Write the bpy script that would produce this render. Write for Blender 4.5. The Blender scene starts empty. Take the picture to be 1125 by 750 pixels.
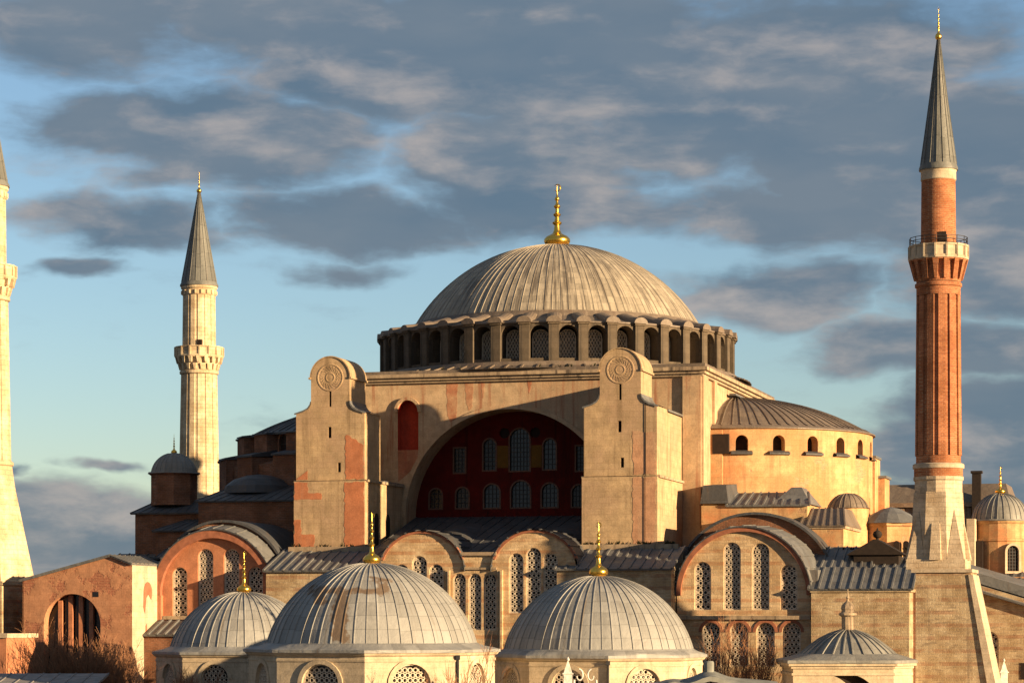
import bpy, math, random
from mathutils import Vector, Matrix
from mathutils.geometry import tessellate_polygon
R = math.radians
PI = math.pi
random.seed(7)

# ------------------------------------------------------------------ camera
SC = bpy.context.scene
COL = SC.collection
CAMZ = 13.0
cam_data = bpy.data.cameras.new("camera")
cam_data.sensor_width = 36.0
cam_data.lens = 36.0 * 2800.0 / 1125.0
cam_data.shift_y = 305.0 / 1125.0
cam_data.clip_start = 1.0
cam_data.clip_end = 9000.0
cam = bpy.data.objects.new("camera", cam_data)
cam.location = (0, 0, CAMZ)
cam.rotation_euler = (R(90), 0, 0)
COL.objects.link(cam)
SC.camera = cam
SC.render.resolution_x, SC.render.resolution_y = 1024, 682

# ------------------------------------------------------------------ sun, exposure
SUN_AZ = 58.0      # degrees to the right of the direction from the church to the camera
SUN_EL = 9.0
sd = Vector((math.sin(R(SUN_AZ)) * math.cos(R(SUN_EL)), -math.cos(R(SUN_AZ)) * math.cos(R(SUN_EL)), math.sin(R(SUN_EL))))
sun_data = bpy.data.lights.new("sun", 'SUN')
sun_data.energy = 5.0
sun_data.angle = R(0.5)
sun_data.color = (1.0, 0.70, 0.38)
sun = bpy.data.objects.new("sun", sun_data)
sun.rotation_euler = (-sd).to_track_quat('-Z', 'Y').to_euler()
sun.location = sd * 300
COL.objects.link(sun)
SC.view_settings.view_transform = 'Standard'
SC.view_settings.look = 'None'
SC.view_settings.gamma = 1.0
SC.view_settings.use_curve_mapping = False
SC.view_settings.exposure = 1.4
SC.cycles.max_bounces = 6
SC.cycles.diffuse_bounces = 3
SC.cycles.use_denoising = True

# ------------------------------------------------------------------ node helper
class NT:
    def __init__(s, tree):
        s.t = tree; tree.nodes.clear()
    def n(s, typ, **kw):
        nd = s.t.nodes.new(typ)
        for k, v in kw.items():
            if k.startswith('i_'):
                key = k[2:]
                key = int(key) if key.isdigit() else key
                s.put(nd.inputs[key], v)
            else:
                setattr(nd, k, v)
        return nd
    def put(s, sock, v):
        if isinstance(v, bpy.types.NodeSocket): s.t.links.new(v, sock)
        elif isinstance(v, bpy.types.Node): s.t.links.new(v.outputs[0], sock)
        else:
            if sock.type == 'RGBA' and len(v) == 3: v = (*v, 1)
            sock.default_value = v
    def m(s, op, a, b=None, c=None, clamp=False):
        nd = s.t.nodes.new('ShaderNodeMath'); nd.operation = op; nd.use_clamp = clamp
        s.put(nd.inputs[0], a)
        if b is not None: s.put(nd.inputs[1], b)
        if c is not None: s.put(nd.inputs[2], c)
        return nd.outputs[0]
    def v(s, op, a, b=None):
        nd = s.t.nodes.new('ShaderNodeVectorMath'); nd.operation = op
        s.put(nd.inputs[0], a)
        if b is not None:
            s.put(nd.inputs[3 if op == 'SCALE' else 1], b)
        return nd.outputs['Value'] if op in ('LENGTH', 'DOT_PRODUCT') else nd.outputs[0]
    def mix(s, f, a, b, blend='MIX'):
        nd = s.t.nodes.new('ShaderNodeMix'); nd.data_type = 'RGBA'; nd.blend_type = blend
        s.put(nd.inputs[0], f); s.put(nd.inputs[6], a); s.put(nd.inputs[7], b)
        return nd.outputs[2]
    def rng(s, x, a, b, c=0.0, d=1.0, smooth=False):
        nd = s.t.nodes.new('ShaderNodeMapRange'); nd.clamp = True
        if smooth: nd.interpolation_type = 'SMOOTHSTEP'
        for i, q in enumerate((x, a, b, c, d)): s.put(nd.inputs[i], q)
        return nd.outputs[0]
    def noise(s, vec, scale, detail=4.0, rough=0.55, dist=0.0):
        nd = s.t.nodes.new('ShaderNodeTexNoise')
        s.put(nd.inputs['Vector'], vec); nd.inputs['Scale'].default_value = scale
        nd.inputs['Detail'].default_value = detail; nd.inputs['Roughness'].default_value = rough
        nd.inputs['Distortion'].default_value = dist
        return nd.outputs[0]
    def sep(s, v):
        nd = s.t.nodes.new('ShaderNodeSeparateXYZ'); s.put(nd.inputs[0], v); return nd.outputs
    def comb(s, x, y, z):
        nd = s.t.nodes.new('ShaderNodeCombineXYZ')
        for i, q in enumerate((x, y, z)): s.put(nd.inputs[i], q)
        return nd.outputs[0]

# ------------------------------------------------------------------ sky: Nishita plus broken cloud, laid out by compass direction
def build_world():
    w = bpy.data.worlds.new("World"); SC.world = w; w.use_nodes = True
    T = NT(w.node_tree)
    out = T.n('ShaderNodeOutputWorld'); bg = T.n('ShaderNodeBackground')
    bg.inputs[1].default_value = 0.055
    T.t.links.new(bg.outputs[0], out.inputs[0])
    sky = T.n('ShaderNodeTexSky', sky_type='NISHITA', sun_disc=False, sun_elevation=R(SUN_EL))
    sky.sun_rotation = math.atan2(sd.x, sd.y)
    sky.air_density = 1.0; sky.dust_density = 0.4; sky.ozone_density = 2.5
    g = T.n('ShaderNodeTexCoord').outputs['Generated']
    x, y, z = T.sep(g)
    az = T.m('ARCTAN2', x, y)                               # 0 = north, positive to the east
    el = T.m('ARCSINE', z)
    # units of 100 steps; 2800 steps per radian
    P = T.comb(T.m('MULTIPLY', az, 28.0), T.m('MULTIPLY', el, 28.0), 0.0)
    warp = T.n('ShaderNodeTexNoise', i_Scale=.8, i_Detail=4.0, i_Roughness=0.5); T.put(warp.inputs['Vector'], T.v('MULTIPLY', P, (1.0, 1.7, 1.0)))
    off = T.v('MULTIPLY', T.v('SUBTRACT', warp.outputs['Color'], (0.5, 0.5, 0.5)), (1.9, 0.6, 0.0))
    Q = T.v('ADD', P, off)
    # (x, y, rx, ry, weight): banks of cloud by azimuth and height
    banks = [(-4.6, 6.4, 2.0, .85, 1.0), (-2.6, 6.6, 2.4, .9, 1.2), (0.2, 6.2, 3.0, 1.15, 1.5), (3.2, 6.0, 3.0, .9, 1.4),
             (-4.6, 5.35, 1.3, .5, .9), (-3.3, 5.2, 2.4, .75, 1.4), (-1.5, 5.9, 2.0, .75, 1.1), (0.0, 5.0, 1.9, .85, 1.4), (1.9, 5.5, 2.1, 1.1, 1.3),
             (4.2, 5.0, 2.4, 1.3, 1.6), (5.6, 4.3, 2.2, 1.3, 1.5), (-1.9, 4.3, 1.7, .5, 1.3), (-4.2, 4.25, 1.9, .42, .9),
             (0.5, 4.4, 2.6, .46, 1.0), (3.0, 4.45, 2.3, .55, 1.2), (2.9, 3.55, 1.7, .5, 1.2), (4.6, 2.95, 2.2, .45, 1.2), (5.5, 3.6, 1.6, .6, 1.2),
             (5.4, 1.9, 2.4, .9, 1.6), (5.0, 1.0, 2.6, .8, 1.5), (-5.2, .95, 2.3, .72, 1.7), (-4.6, .3, 3.2, .7, 1.5),
             (-4.65, 3.72, .75, .2, .9), (-4.4, 1.70, .6, .12, .85), (-5.3, 1.62, .5, .12, .85), (-1.9, 3.8, 1.2, .2, .7), (-3.9, 4.75, 1.2, .3, .7)]
    tot = None
    for (bx, by, rx, ry, wt) in banks:
        d = T.v('MULTIPLY', T.v('SUBTRACT', Q, (bx, by, 0)), (1 / rx, 1 / ry, 0))
        k = T.m('MULTIPLY', T.m('SUBTRACT', 1.0, T.v('LENGTH', d), clamp=True), wt)
        tot = k if tot is None else T.m('MAXIMUM', tot, k)
    # beyond the mapped quarter unseen fractal cloud is added, dense to cut ambient light
    gen = T.rng(T.noise(T.v('MULTIPLY', g, (3.0, 3.0, 10.0)), 1.0, 5.0), .34, .52, 0.15, .95)
    inside = T.m('MULTIPLY', T.rng(T.m('ABSOLUTE', az), .24, .36, 1.0, 0.0), T.rng(el, .26, .36, 1.0, 0.0))
    tot = T.m('ADD', T.m('MULTIPLY', tot, inside), T.m('MULTIPLY', gen, T.m('SUBTRACT', 1.0, inside)))
    wp = T.v('ADD', P, T.v('SCALE', off, .35))
    fv = T.v('MULTIPLY', wp, (.62, 1.75, 1.0))
    fine = T.noise(fv, .95, 11.0, .60)
    fine2 = T.noise(T.v('ADD', fv, (.24, .20, 0.0)), .95, 6.0, .55)
    dens = T.rng(T.m('ADD', tot, T.m('MULTIPLY', T.m('SUBTRACT', fine, .5), 1.25)), .04, .60, smooth=True)
    dens = T.m('MULTIPLY', dens, T.rng(z, -.02, .0))
    body = T.noise(T.v('ADD', T.v('MULTIPLY', wp, (.42, 1.2, 1.0)), (3.1, 7.7, 0)), .62, 7.0, .50)
    body = T.m('ADD', body, T.m('MULTIPLY', T.m('SUBTRACT', fine, fine2), .75))
    lit = T.rng(body, .44, .84, smooth=True)
    shade = T.noise(T.v('ADD', T.v('MULTIPLY', wp, (.4, 1.2, 1.0)), (9.1, 2.7, 0)), .9, 5.0, .5)
    dark = T.mix(T.rng(shade, .35, .65), CLOUD_DARK, CLOUD_MID)
    cc = T.mix(lit, dark, CLOUD_WARM)
    blue = T.mix(1.0, sky.outputs[0], SKY_GAIN, 'MULTIPLY')
    T.put(bg.inputs[0], T.mix(T.m('MULTIPLY', dens, .93), blue, cc))
CLOUD_DARK = (.78, 1.2, 1.68)
CLOUD_MID = (1.2, 1.5, 1.85)
CLOUD_WARM = (3.2, 2.85, 2.68)
SKY_GAIN = (1.24, 1.19, 1.23)
build_world()

# ------------------------------------------------------------------ materials
M = {}
def new_mat(name):
    m = bpy.data.materials.new(name); m.use_nodes = True
    T = NT(m.node_tree)
    out = T.n('ShaderNodeOutputMaterial'); b = T.n('ShaderNodeBsdfPrincipled')
    T.t.links.new(b.outputs[0], out.inputs[0])
    M[name] = m
    return T, b
def bump(T, b, h, dist=0.05, strength=0.6):
    nd = T.n('ShaderNodeBump'); nd.inputs['Strength'].default_value = strength; nd.inputs['Distance'].default_value = dist
    T.put(nd.inputs['Height'], h); T.put(b.inputs['Normal'], nd.outputs[0])
def wallvec(T):
    o = T.n('ShaderNodeTexCoord').outputs['Object']
    x, y, z = T.sep(o)
    return o, T.comb(T.m('ADD', T.m('MULTIPLY', x, 1.0), T.m('MULTIPLY', y, 0.93)), z, 0.0)

def mat_plaster(name, base, alt, stain, patch=None, patch_amt=.62, coursed=0.25, streak=.55, rough=.9, big=.16):
    T, b = new_mat(name)
    o, wv = wallvec(T)
    big = T.noise(T.v('MULTIPLY', o, (1.0, 1.0, 1.35)), big, 6, .62)
    c = T.mix(T.rng(big, .40, .60, smooth=True), base, alt)
    mid = T.noise(o, .9, 6, .65)
    c = T.mix(T.rng(mid, .38, .72), c, tuple(q * .62 for q in base))
    # runs of rain dirt
    st = T.noise(T.v('MULTIPLY', o, (1.1, 1.1, .07)), 1.3, 5, .6)
    st2 = T.noise(T.v('MULTIPLY', o, (3.1, 3.1, .12)), 1.0, 5, .65)
    c = T.mix(T.m('MULTIPLY', T.rng(T.m('ADD', T.m('MULTIPLY', st, .65), T.m('MULTIPLY', st2, .35)), .50, .66, smooth=True), streak), c, stain)
    h = mid
    br = T.n('ShaderNodeTexBrick'); T.put(br.inputs['Vector'], wv)
    br.inputs['Scale'].default_value = 1.0; br.inputs['Brick Width'].default_value = 1.3; br.inputs['Row Height'].default_value = .55
    br.inputs['Mortar Size'].default_value = .035; br.inputs['Mortar Smooth'].default_value = .6; br.inputs['Bias'].default_value = 0
    br.inputs['Color1'].default_value = (1, 1, 1, 1); br.inputs['Color2'].default_value = (.80, .78, .75, 1); br.inputs['Mortar'].default_value = (.62, .56, .5, 1)
    if coursed:
        c = T.mix(coursed, c, br.outputs[0], 'MULTIPLY')
    if patch:
        pm = T.rng(T.noise(o, .33, 6, .68), patch_amt, patch_amt + .04)
        bb = T.n('ShaderNodeTexBrick'); T.put(bb.inputs['Vector'], wv); bb.inputs['Scale'].default_value = 1
        bb.inputs['Brick Width'].default_value = .6; bb.inputs['Row Height'].default_value = .16; bb.inputs['Mortar Size'].default_value = .02
        for k, q in (('Color1', patch), ('Color2', tuple(a * .7 for a in patch)), ('Mortar', tuple(a * .8 for a in base))): T.put(bb.inputs[k], q)
        c = T.mix(pm, c, bb.outputs[0])
        h = T.m('SUBTRACT', h, T.m('MULTIPLY', pm, .6))
    fine = T.noise(o, 7.0, 3, .7)
    c = T.mix(.6, c, T.mix(T.rng(fine, .3, .7), (.68, .68, .68), (1.12, 1.12, 1.12)), 'MULTIPLY')
    T.put(b.inputs['Base Color'], c); b.inputs['Roughness'].default_value = rough
    b.inputs['Specular IOR Level'].default_value = .2
    bump(T, b, T.m('ADD', h, T.m('MULTIPLY', fine, .3)), .06, .5)

def mat_masonry(name, c1, c2, mortar, bw=.55, bh=.24, band=None, dirt=(.12, .10, .08), dirt_amt=.6):
    T, b = new_mat(name)
    o, wv = wallvec(T)
    wob = T.v('ADD', wv, T.v('SCALE', T.v('SUBTRACT', T.n('ShaderNodeTexNoise', i_Vector=o, i_Scale=.8).outputs[1], (.5, .5, .5)), .12))
    br = T.n('ShaderNodeTexBrick'); T.put(br.inputs['Vector'], wob); br.inputs['Scale'].default_value = 1
    br.inputs['Brick Width'].default_value = bw; br.inputs['Row Height'].default_value = bh
    br.inputs['Mortar Size'].default_value = .03; br.inputs['Mortar Smooth'].default_value = .4
    for k, q in (('Color1', c1), ('Color2', c2), ('Mortar', mortar)): T.put(br.inputs[k], q)
    c = br.outputs[0]
    if band:                                     # courses of flat brick between the stone
        fz = T.m('FRACT', T.m('MULTIPLY', T.sep(o)[2], 1 / 1.15))
        f = T.m('MULTIPLY', T.rng(fz, .68, .72), T.rng(T.noise(o, .7, 4), .36, .56))
        c = T.mix(f, c, band)
    blot = T.noise(o, .45, 6, .66)
    c = T.mix(T.rng(blot, .36, .64, smooth=True), c, T.mix(1.0, c, (.66, .60, .54), 'MULTIPLY'))
    # stones of a darker kind, course by course
    rid = T.noise(T.v('MULTIPLY', o, (.9, .9, 4.2)), 1.0, 3, .6)
    c = T.mix(T.m('MULTIPLY', T.rng(rid, .56, .66), .55), c, dirt)
    st = T.noise(T.v('MULTIPLY', o, (1.2, 1.2, .09)), 1.2, 5, .6)
    c = T.mix(T.m('MULTIPLY', T.rng(st, .52, .76, smooth=True), dirt_amt), c, dirt)
    fine = T.noise(o, 6.0, 4, .7)
    c = T.mix(.45, c, T.mix(T.rng(fine, .3, .7), (.65, .65, .65), (1.15, 1.15, 1.15)), 'MULTIPLY')
    T.put(b.inputs['Base Color'], c); b.inputs['Roughness'].default_value = .92; b.inputs['Specular IOR Level'].default_value = .15
    bump(T, b, T.m('ADD', br.outputs[1], T.m('MULTIPLY', fine, -.6)), -.06, .6)

def mat_lead(name, base, N=0, row=1.2, stain=(.10, .075, .06), stain_amt=.7, stain_lo=.60, rough=.5, var=.3, blot=False):
    """sheet lead; with N panels round the axis for domes, else straight sheets"""
    T, b = new_mat(name)
    o = T.n('ShaderNodeTexCoord').outputs['Object']
    x, y, z = T.sep(o)
    if N:
        t = T.m('MULTIPLY', T.m('ARCTAN2', y, x), N / (2 * PI))
        rad = T.v('LENGTH', T.comb(x, y, 0.0))
        stv = T.comb(T.m('MULTIPLY', t, 1.9), T.m('MULTIPLY', rad, .12), T.m('MULTIPLY', z, .12))
        u = t; w = T.m('MULTIPLY', T.m('ADD', z, T.m('MULTIPLY', rad, -.55)), 1 / row)
    else:
        u = T.m('MULTIPLY', T.m('ADD', x, T.m('MULTIPLY', y, .37)), 1.0)
        w = T.m('MULTIPLY', T.m('ADD', z, T.m('MULTIPLY', y, .8)), 1 / row)
        stv = T.comb(T.m('MULTIPLY', u, 1.4), T.m('MULTIPLY', w, .25), 0.0)
    fu = T.m('FLOOR', u)
    w = T.m('ADD', w, T.m('MULTIPLY', T.m('FRACT', T.m('MULTIPLY', T.m('SINE', T.m('MULTIPLY', fu, 12.9898)), 437.5)), .18))
    wn = T.n('ShaderNodeTexWhiteNoise', noise_dimensions='2D'); T.put(wn.inputs['Vector'], T.comb(fu, T.m('FLOOR', w), 0.0))
    k = T.m('ADD', 1 - var / 2, T.m('MULTIPLY', wn.outputs[0], var))
    c = T.mix(1.0, base, T.comb(k, k, k), 'MULTIPLY')
    lap = T.rng(T.m('ABSOLUTE', T.m('SUBTRACT', T.m('FRACT', w), .5)), .46, .5)
    c = T.mix(T.m('MULTIPLY', lap, .55), c, tuple(q * .35 for q in base))
    s1 = T.noise(stv, 1.0, 5, .62)
    c = T.mix(T.m('MULTIPLY', T.rng(s1, stain_lo - .06, stain_lo + .12, smooth=True), stain_amt), c, stain)
    s2 = T.noise(o, .5, 6, .65)
    c = T.mix(T.m('MULTIPLY', T.rng(s2, .5, .7, smooth=True), .45), c, tuple(min(1, q * 1.35) for q in base))
    if N:
        ox = T.noise(T.v('ADD', T.v('MULTIPLY', stv, (1.6, .8, .8)), (7.3, 1.1, 4.2)), 1.0, 5, .65)
        c = T.mix(T.m('MULTIPLY', T.rng(ox, .56, .74, smooth=True), .55), c, tuple(min(1, q * 1.7) for q in base))
    if blot:                                     # one old rust-brown stain with a shape of its own
        nz = T.v('SCALE', T.v('SUBTRACT', T.n('ShaderNodeTexNoise', i_Vector=o, i_Scale=1.3, i_Detail=6.0).outputs[1], (.5, .5, .5)), 1.5)
        q = T.sep(T.v('ADD', T.comb(x, 0.0, z), nz))
        m_ = None
        for (x0, x1, z0, z1) in ((-4.7, 1.5, 4.25, 4.75), (-2.6, -1.5, .6, 4.4), (.7, 1.7, 4.3, 5.3), (-4.2, -3.2, 3.6, 4.5), (.2, 1.0, 5.2, 5.5)):
            k_ = T.m('MULTIPLY', T.m('MULTIPLY', T.rng(q[0], x0 - .1, x0 + .1), T.rng(q[0], x1 - .1, x1 + .1, 1.0, 0.0)), T.m('MULTIPLY', T.rng(q[2], z0 - .1, z0 + .1), T.rng(q[2], z1 - .1, z1 + .1, 1.0, 0.0)))
            m_ = k_ if m_ is None else T.m('MAXIMUM', m_, k_)
        m_ = T.m('MULTIPLY', m_, T.rng(y, .5, 0.0))
        c = T.mix(T.m('MULTIPLY', m_, .85), c, (.13, .085, .05))
    T.put(b.inputs['Base Color'], c); b.inputs['Roughness'].default_value = rough
    b.inputs['Metallic'].default_value = 0.0; b.inputs['Specular IOR Level'].default_value = .35
    T.put(b.inputs['Roughness'], T.rng(s2, .3, .7, rough - .08, rough + .2))
    bump(T, b, T.m('ADD', T.m('MULTIPLY', wn.outputs[0], .15), T.m('ADD', T.noise(o, 2.2, 4, .6), T.noise(o, .8, 2, .5))), .10, .5)

def mat_plain(name, col, rough=.8, metal=0.0, nscale=3.0, var=.3, spec=.3):
    T, b = new_mat(name)
    o = T.n('ShaderNodeTexCoord').outputs['Object']
    nz = T.noise(o, nscale, 5, .6)
    T.put(b.inputs['Base Color'], T.mix(T.rng(nz, .3, .7), tuple(q * (1 - var) for q in col), tuple(min(1, q * (1 + var)) for q in col)))
    b.inputs['Roughness'].default_value = rough; b.inputs['Metallic'].default_value = metal
    b.inputs['Specular IOR Level'].default_value = spec
    bump(T, b, nz, .02, .3)

mat_plaster('buttress_plaster', (.54, .395, .24), (.44, .31, .205), (.24, .17, .10), coursed=.4, streak=.75, patch=(.38, .20, .11), patch_amt=.71)
mat_plaster('patch_red', (.52, .20, .10), (.46, .19, .10), (.38, .20, .13), coursed=.15, streak=.4)
mat_plaster('patch_pink', (.55, .31, .19), (.48, .31, .20), (.40, .30, .21), coursed=.3, streak=.5)
mat_plaster('facade_plaster', (.55, .41, .27), (.44, .30, .19), (.30, .13, .075), coursed=.2, streak=.9, big=.13)
mat_plaster('semidome_plaster', (.62, .42, .22), (.56, .255, .12), (.36, .18, .09), patch=(.46, .27, .17), patch_amt=.58, big=.22, coursed=.3, streak=.6)
mat_plaster('cornice_stone', (.46, .36, .25), (.34, .26, .19), (.10, .08, .065), coursed=.25, streak=.95, big=.35)
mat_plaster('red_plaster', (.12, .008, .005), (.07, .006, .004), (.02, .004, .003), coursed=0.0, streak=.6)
mat_plaster('red_render', (.52, .22, .12), (.46, .20, .11), (.34, .17, .11), patch=(.36, .14, .09), patch_amt=.70, coursed=.2, streak=.5)
mat_plaster('red_niche', (.52, .07, .035), (.45, .06, .03), (.3, .05, .03), coursed=0.0, streak=.4)
mat_plaster('faded_red', (.44, .19, .11), (.48, .31, .19), (.36, .10, .06), coursed=0.0, streak=.8)
mat_plaster('pink_render', (.54, .28, .165), (.46, .23, .13), (.36, .17, .10), patch=(.34, .13, .08), patch_amt=.53, coursed=.3, streak=.5)
mat_plaster('ochre_panel', (.17, .085, .015), (.14, .07, .015), (.2, .12, .05), coursed=0, streak=.4)
mat_plaster('pale_stone', (.60, .50, .37), (.54, .44, .33), (.32, .26, .19), coursed=.4, streak=.5)
mat_plaster('tomb_marble', (.62, .52, .38), (.55, .45, .32), (.30, .24, .17), coursed=.3, streak=.55)
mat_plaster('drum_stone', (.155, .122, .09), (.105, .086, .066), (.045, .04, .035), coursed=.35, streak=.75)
mat_masonry('gallery_stone', (.66, .50, .31), (.56, .42, .26), (.62, .50, .34), .7, .3, band=(.54, .33, .19), dirt=(.34, .24, .15), dirt_amt=.45)
mat_masonry('old_wall', (.54, .43, .28), (.45, .35, .22), (.54, .45, .32), .62, .26, band=(.42, .27, .17), dirt=(.19, .14, .10))
mat_masonry('pink_brick', (.46, .21, .12), (.40, .17, .10), (.50, .30, .20), .6, .2, band=(.50, .26, .15), dirt=(.26, .13, .09), dirt_amt=.35)
mat_masonry('dark_brick', (.29, .135, .08), (.22, .105, .065), (.28, .17, .12), .5, .18, dirt=(.12, .08, .06))
mat_masonry('minaret_brick', (.48, .19, .09), (.35, .125, .058), (.47, .27, .165), .5, .17, dirt=(.24, .09, .05), dirt_amt=.35)
mat_masonry('white_masonry', (.68, .57, .40), (.62, .51, .36), (.56, .47, .34), 1.0, .5, dirt=(.40, .32, .22), dirt_amt=.45)
mat_masonry('plinth_stone', (.60, .50, .37), (.54, .44, .32), (.50, .42, .32), .9, .42, dirt=(.32, .26, .19), dirt_amt=.4)
mat_masonry('far_brick', (.34, .24, .17), (.28, .19, .14), (.36, .28, .21), .8, .3, dirt=(.16, .12, .10))
mat_plain('brick_rim', (.28, .11, .065), .9, nscale=1.5)
mat_lead('lead', (.125, .128, .132), 0, 1.7)
mat_lead('lead_dark', (.06, .063, .07), 0, 1.9)
mat_lead('lead_main', (.30, .265, .21), 112, 1.05, stain=(.10, .085, .07), stain_amt=.9, stain_lo=.52, var=.35)
mat_lead('lead_semi', (.15, .12, .095), 96, 1.3, stain=(.12, .085, .065), stain_amt=.7, stain_lo=.54)
mat_lead('lead_tomb', (.235, .238, .235), 56, 1.35, stain=(.13, .105, .08), stain_amt=.75, stain_lo=.61, var=.3)
mat_lead('lead_stained', (.235, .238, .235), 56, 1.35, stain=(.13, .105, .08), stain_amt=.75, stain_lo=.61, var=.3, blot=True)
mat_lead('lead_small', (.19, .19, .18), 24, .9, stain=(.12, .09, .07), stain_lo=.62)
mat_lead('lead_cone', (.12, .125, .12), 18, 2.0, stain=(.11, .10, .09), stain_amt=.5, stain_lo=.56)
mat_plain('gold', (.83, .52, .10), .28, 1.0, 5, .12, .5)
mat_plain('stone_lattice', (.50, .43, .34), .85, nscale=4)
mat_plain('dark_glass', (.012, .012, .014), .25, nscale=.8, spec=.5)
mat_plain('blue_glass', (.018, .024, .030), .18, nscale=.8, spec=.6)
mat_plain('dark_void', (.02, .012, .010), .9)
mat_plain('window_trim', (.13, .07, .05), .85)
mat_plain('iron', (.025, .025, .028), .6)
mat_plain('bark', (.17, .095, .06), .9, nscale=4)
mat_plain('twig', (.24, .12, .065), .9, nscale=2)
mat_plain('white_marble', (.6, .58, .54), .5)
mat_plain('weed', (.05, .05, .025), .9)
mat_plain('canvas', (.20, .21, .20), .8, nscale=1)
mat_plain('timber', (.022, .015, .012), .85)
mat_plain('paving', (.11, .10, .09), .95, nscale=.15)
mat_plain('weathered_roof', (.22, .21, .21), .8, nscale=1.2)

# ------------------------------------------------------------------ mesh builder
def ragged(poly, step=.3, amp=.09, seed=1):
    rnd = random.Random(seed); out = []
    for i, (a, b) in enumerate(poly):
        c, d = poly[(i + 1) % len(poly)]
        L = math.hypot(c - a, d - b); k = max(1, int(L / step))
        for j in range(k):
            t = j / k; w = 0 if j == 0 else amp
            out.append((a + (c - a) * t + rnd.uniform(-w, w), b + (d - b) * t + rnd.uniform(-w, w)))
    return out
class MB:
    def __init__(s): s.v = []; s.f = []; s.m = []
    def face(s, pts, mi=0):
        k = len(s.v); s.v.extend([tuple(p) for p in pts]); s.f.append(tuple(range(k, k + len(pts)))); s.m.append(mi)
    def grid(s, rings, mi=0, close=False):
        """rings: list of equal-length point lists, quads between neighbours"""
        n = len(rings[0]); k = len(s.v)
        for r in rings: s.v.extend([tuple(p) for p in r])
        for i in range(len(rings) - 1):
            for j in range(n if close else n - 1):
                a = k + i * n + j; b = k + i * n + (j + 1) % n
                s.f.append((a, b, b + n, a + n)); s.m.append(mi)
    def box(s, x0, x1, y0, y1, z0, z1, mi=0):
        p = [(x0, y0, z0), (x1, y0, z0), (x1, y1, z0), (x0, y1, z0), (x0, y0, z1), (x1, y0, z1), (x1, y1, z1), (x0, y1, z1)]
        s.hexa(p, mi)
    def hexa(s, p, mi=0):
        k = len(s.v); s.v.extend([tuple(q) for q in p])
        for f in ((0, 3, 2, 1), (4, 5, 6, 7), (0, 1, 5, 4), (1, 2, 6, 5), (2, 3, 7, 6), (3, 0, 4, 7)):
            s.f.append(tuple(k + i for i in f)); s.m.append(mi)
    def bar(s, p, q, w, h, up=Vector((0, 0, 1)), mi=0):
        p = Vector(p); q = Vector(q); d = (q - p).normalized(); sd_ = d.cross(Vector(up))
        if sd_.length < 1e-5: sd_ = d.cross(Vector((1, 0, 0)))
        sd_.normalize(); u_ = sd_.cross(d).normalized()
        a = sd_ * w / 2; b = u_ * h / 2
        s.hexa([p - a - b, p + a - b, q + a - b, q - a - b, p - a + b, p + a + b, q + a + b, q - a + b], mi)
    def lathe(s, prof, n=32, c=(0, 0, 0), a0=0.0, a1=2 * PI, mi=0, rot=0.0):
        full = abs(a1 - a0 - 2 * PI) < 1e-6
        k = n if full else n + 1
        rings = []
        for (r, z) in prof:
            rings.append([(c[0] + r * math.cos(a0 + rot + (a1 - a0) * j / n), c[1] + r * math.sin(a0 + rot + (a1 - a0) * j / n), c[2] + z) for j in range(k)])
        s.grid(rings, mi, close=full)
    def tube(s, path, radii, n=5, mi=0):
        rings = []
        for i, p in enumerate(path):
            p = Vector(p)
            d = Vector(path[min(i + 1, len(path) - 1)]) - Vector(path[max(i - 1, 0)])
            d.normalize()
            a = d.cross(Vector((.31, .22, .92)))
            if a.length < .05: a = d.cross(Vector((1, 0, 0)))
            a.normalize(); b = d.cross(a)
            rings.append([p + (a * math.cos(2 * PI * j / n) + b * math.sin(2 * PI * j / n)) * radii[i] for j in range(n)])
        s.grid(rings, mi, close=True)
    def tess(s, outer, holes, F, d=0.0, mi=0):
        polys = [[Vector((a, b, 0)) for a, b in outer]] + [[Vector((a, b, 0)) for a, b in h] for h in holes]
        flat = [p for q in polys for p in q]
        k = len(s.v); s.v.extend([tuple(F(p.x, p.y, d)) for p in flat])
        for t in tessellate_polygon(polys):
            a, b, c = (flat[i] for i in t)
            if (b - a).cross(c - a).z < 0: t = (t[0], t[2], t[1])
            s.f.append(tuple(k + i for i in t)); s.m.append(mi)
    def wall(s, outer, holes, F, reveal=.5, mi=0, mr=None):
        """a sheet of wall with real openings and reveals going back from its face"""
        s.tess(outer, holes, F, 0.0, mi)
        for h in holes:
            s.grid([[F(a, b, 0) for a, b in h], [F(a, b, -reveal) for a, b in h]], mi if mr is None else mr, close=True)
    def slab(s, outer, F, d0, d1, mi=0):
        """closed plate between two depths"""
        s.tess(outer, [], F, d1, mi); s.tess(outer, [], F, d0, mi)
        s.grid([[F(a, b, d0) for a, b in outer], [F(a, b, d1) for a, b in outer]], mi, close=True)
    def build(s, name, mats, parent=None, loc=(0, 0, 0), rz=0.0, smooth=None):
        me = bpy.data.meshes.new(name)
        me.from_pydata(s.v, [], s.f)
        for m in (mats if isinstance(mats, (list, tuple)) else [mats]): me.materials.append(M[m])
        me.polygons.foreach_set('material_index', s.m)
        if smooth is not None:
            me.polygons.foreach_set('use_smooth', [True] * len(me.polygons))
            me.set_sharp_from_angle(angle=R(smooth))
        me.update()
        return link(name, me, parent, loc, rz)
def link(name, me, parent=None, loc=(0, 0, 0), rz=0.0):
    o = bpy.data.objects.new(name, me); COL.objects.link(o)
    o.location = loc; o.rotation_euler = (0, 0, rz)
    if parent: o.parent = parent
    return o
def tag(o, label=None, cat=None, group=None, kind=None):
    if label: o['label'] = label
    if cat: o['category'] = cat
    if group: o['group'] = group
    if kind: o['kind'] = kind
    return o
def empty(name, loc, rz, label, cat, group=None):
    return tag(link(name, None, None, loc, rz), label, cat, group)

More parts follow.
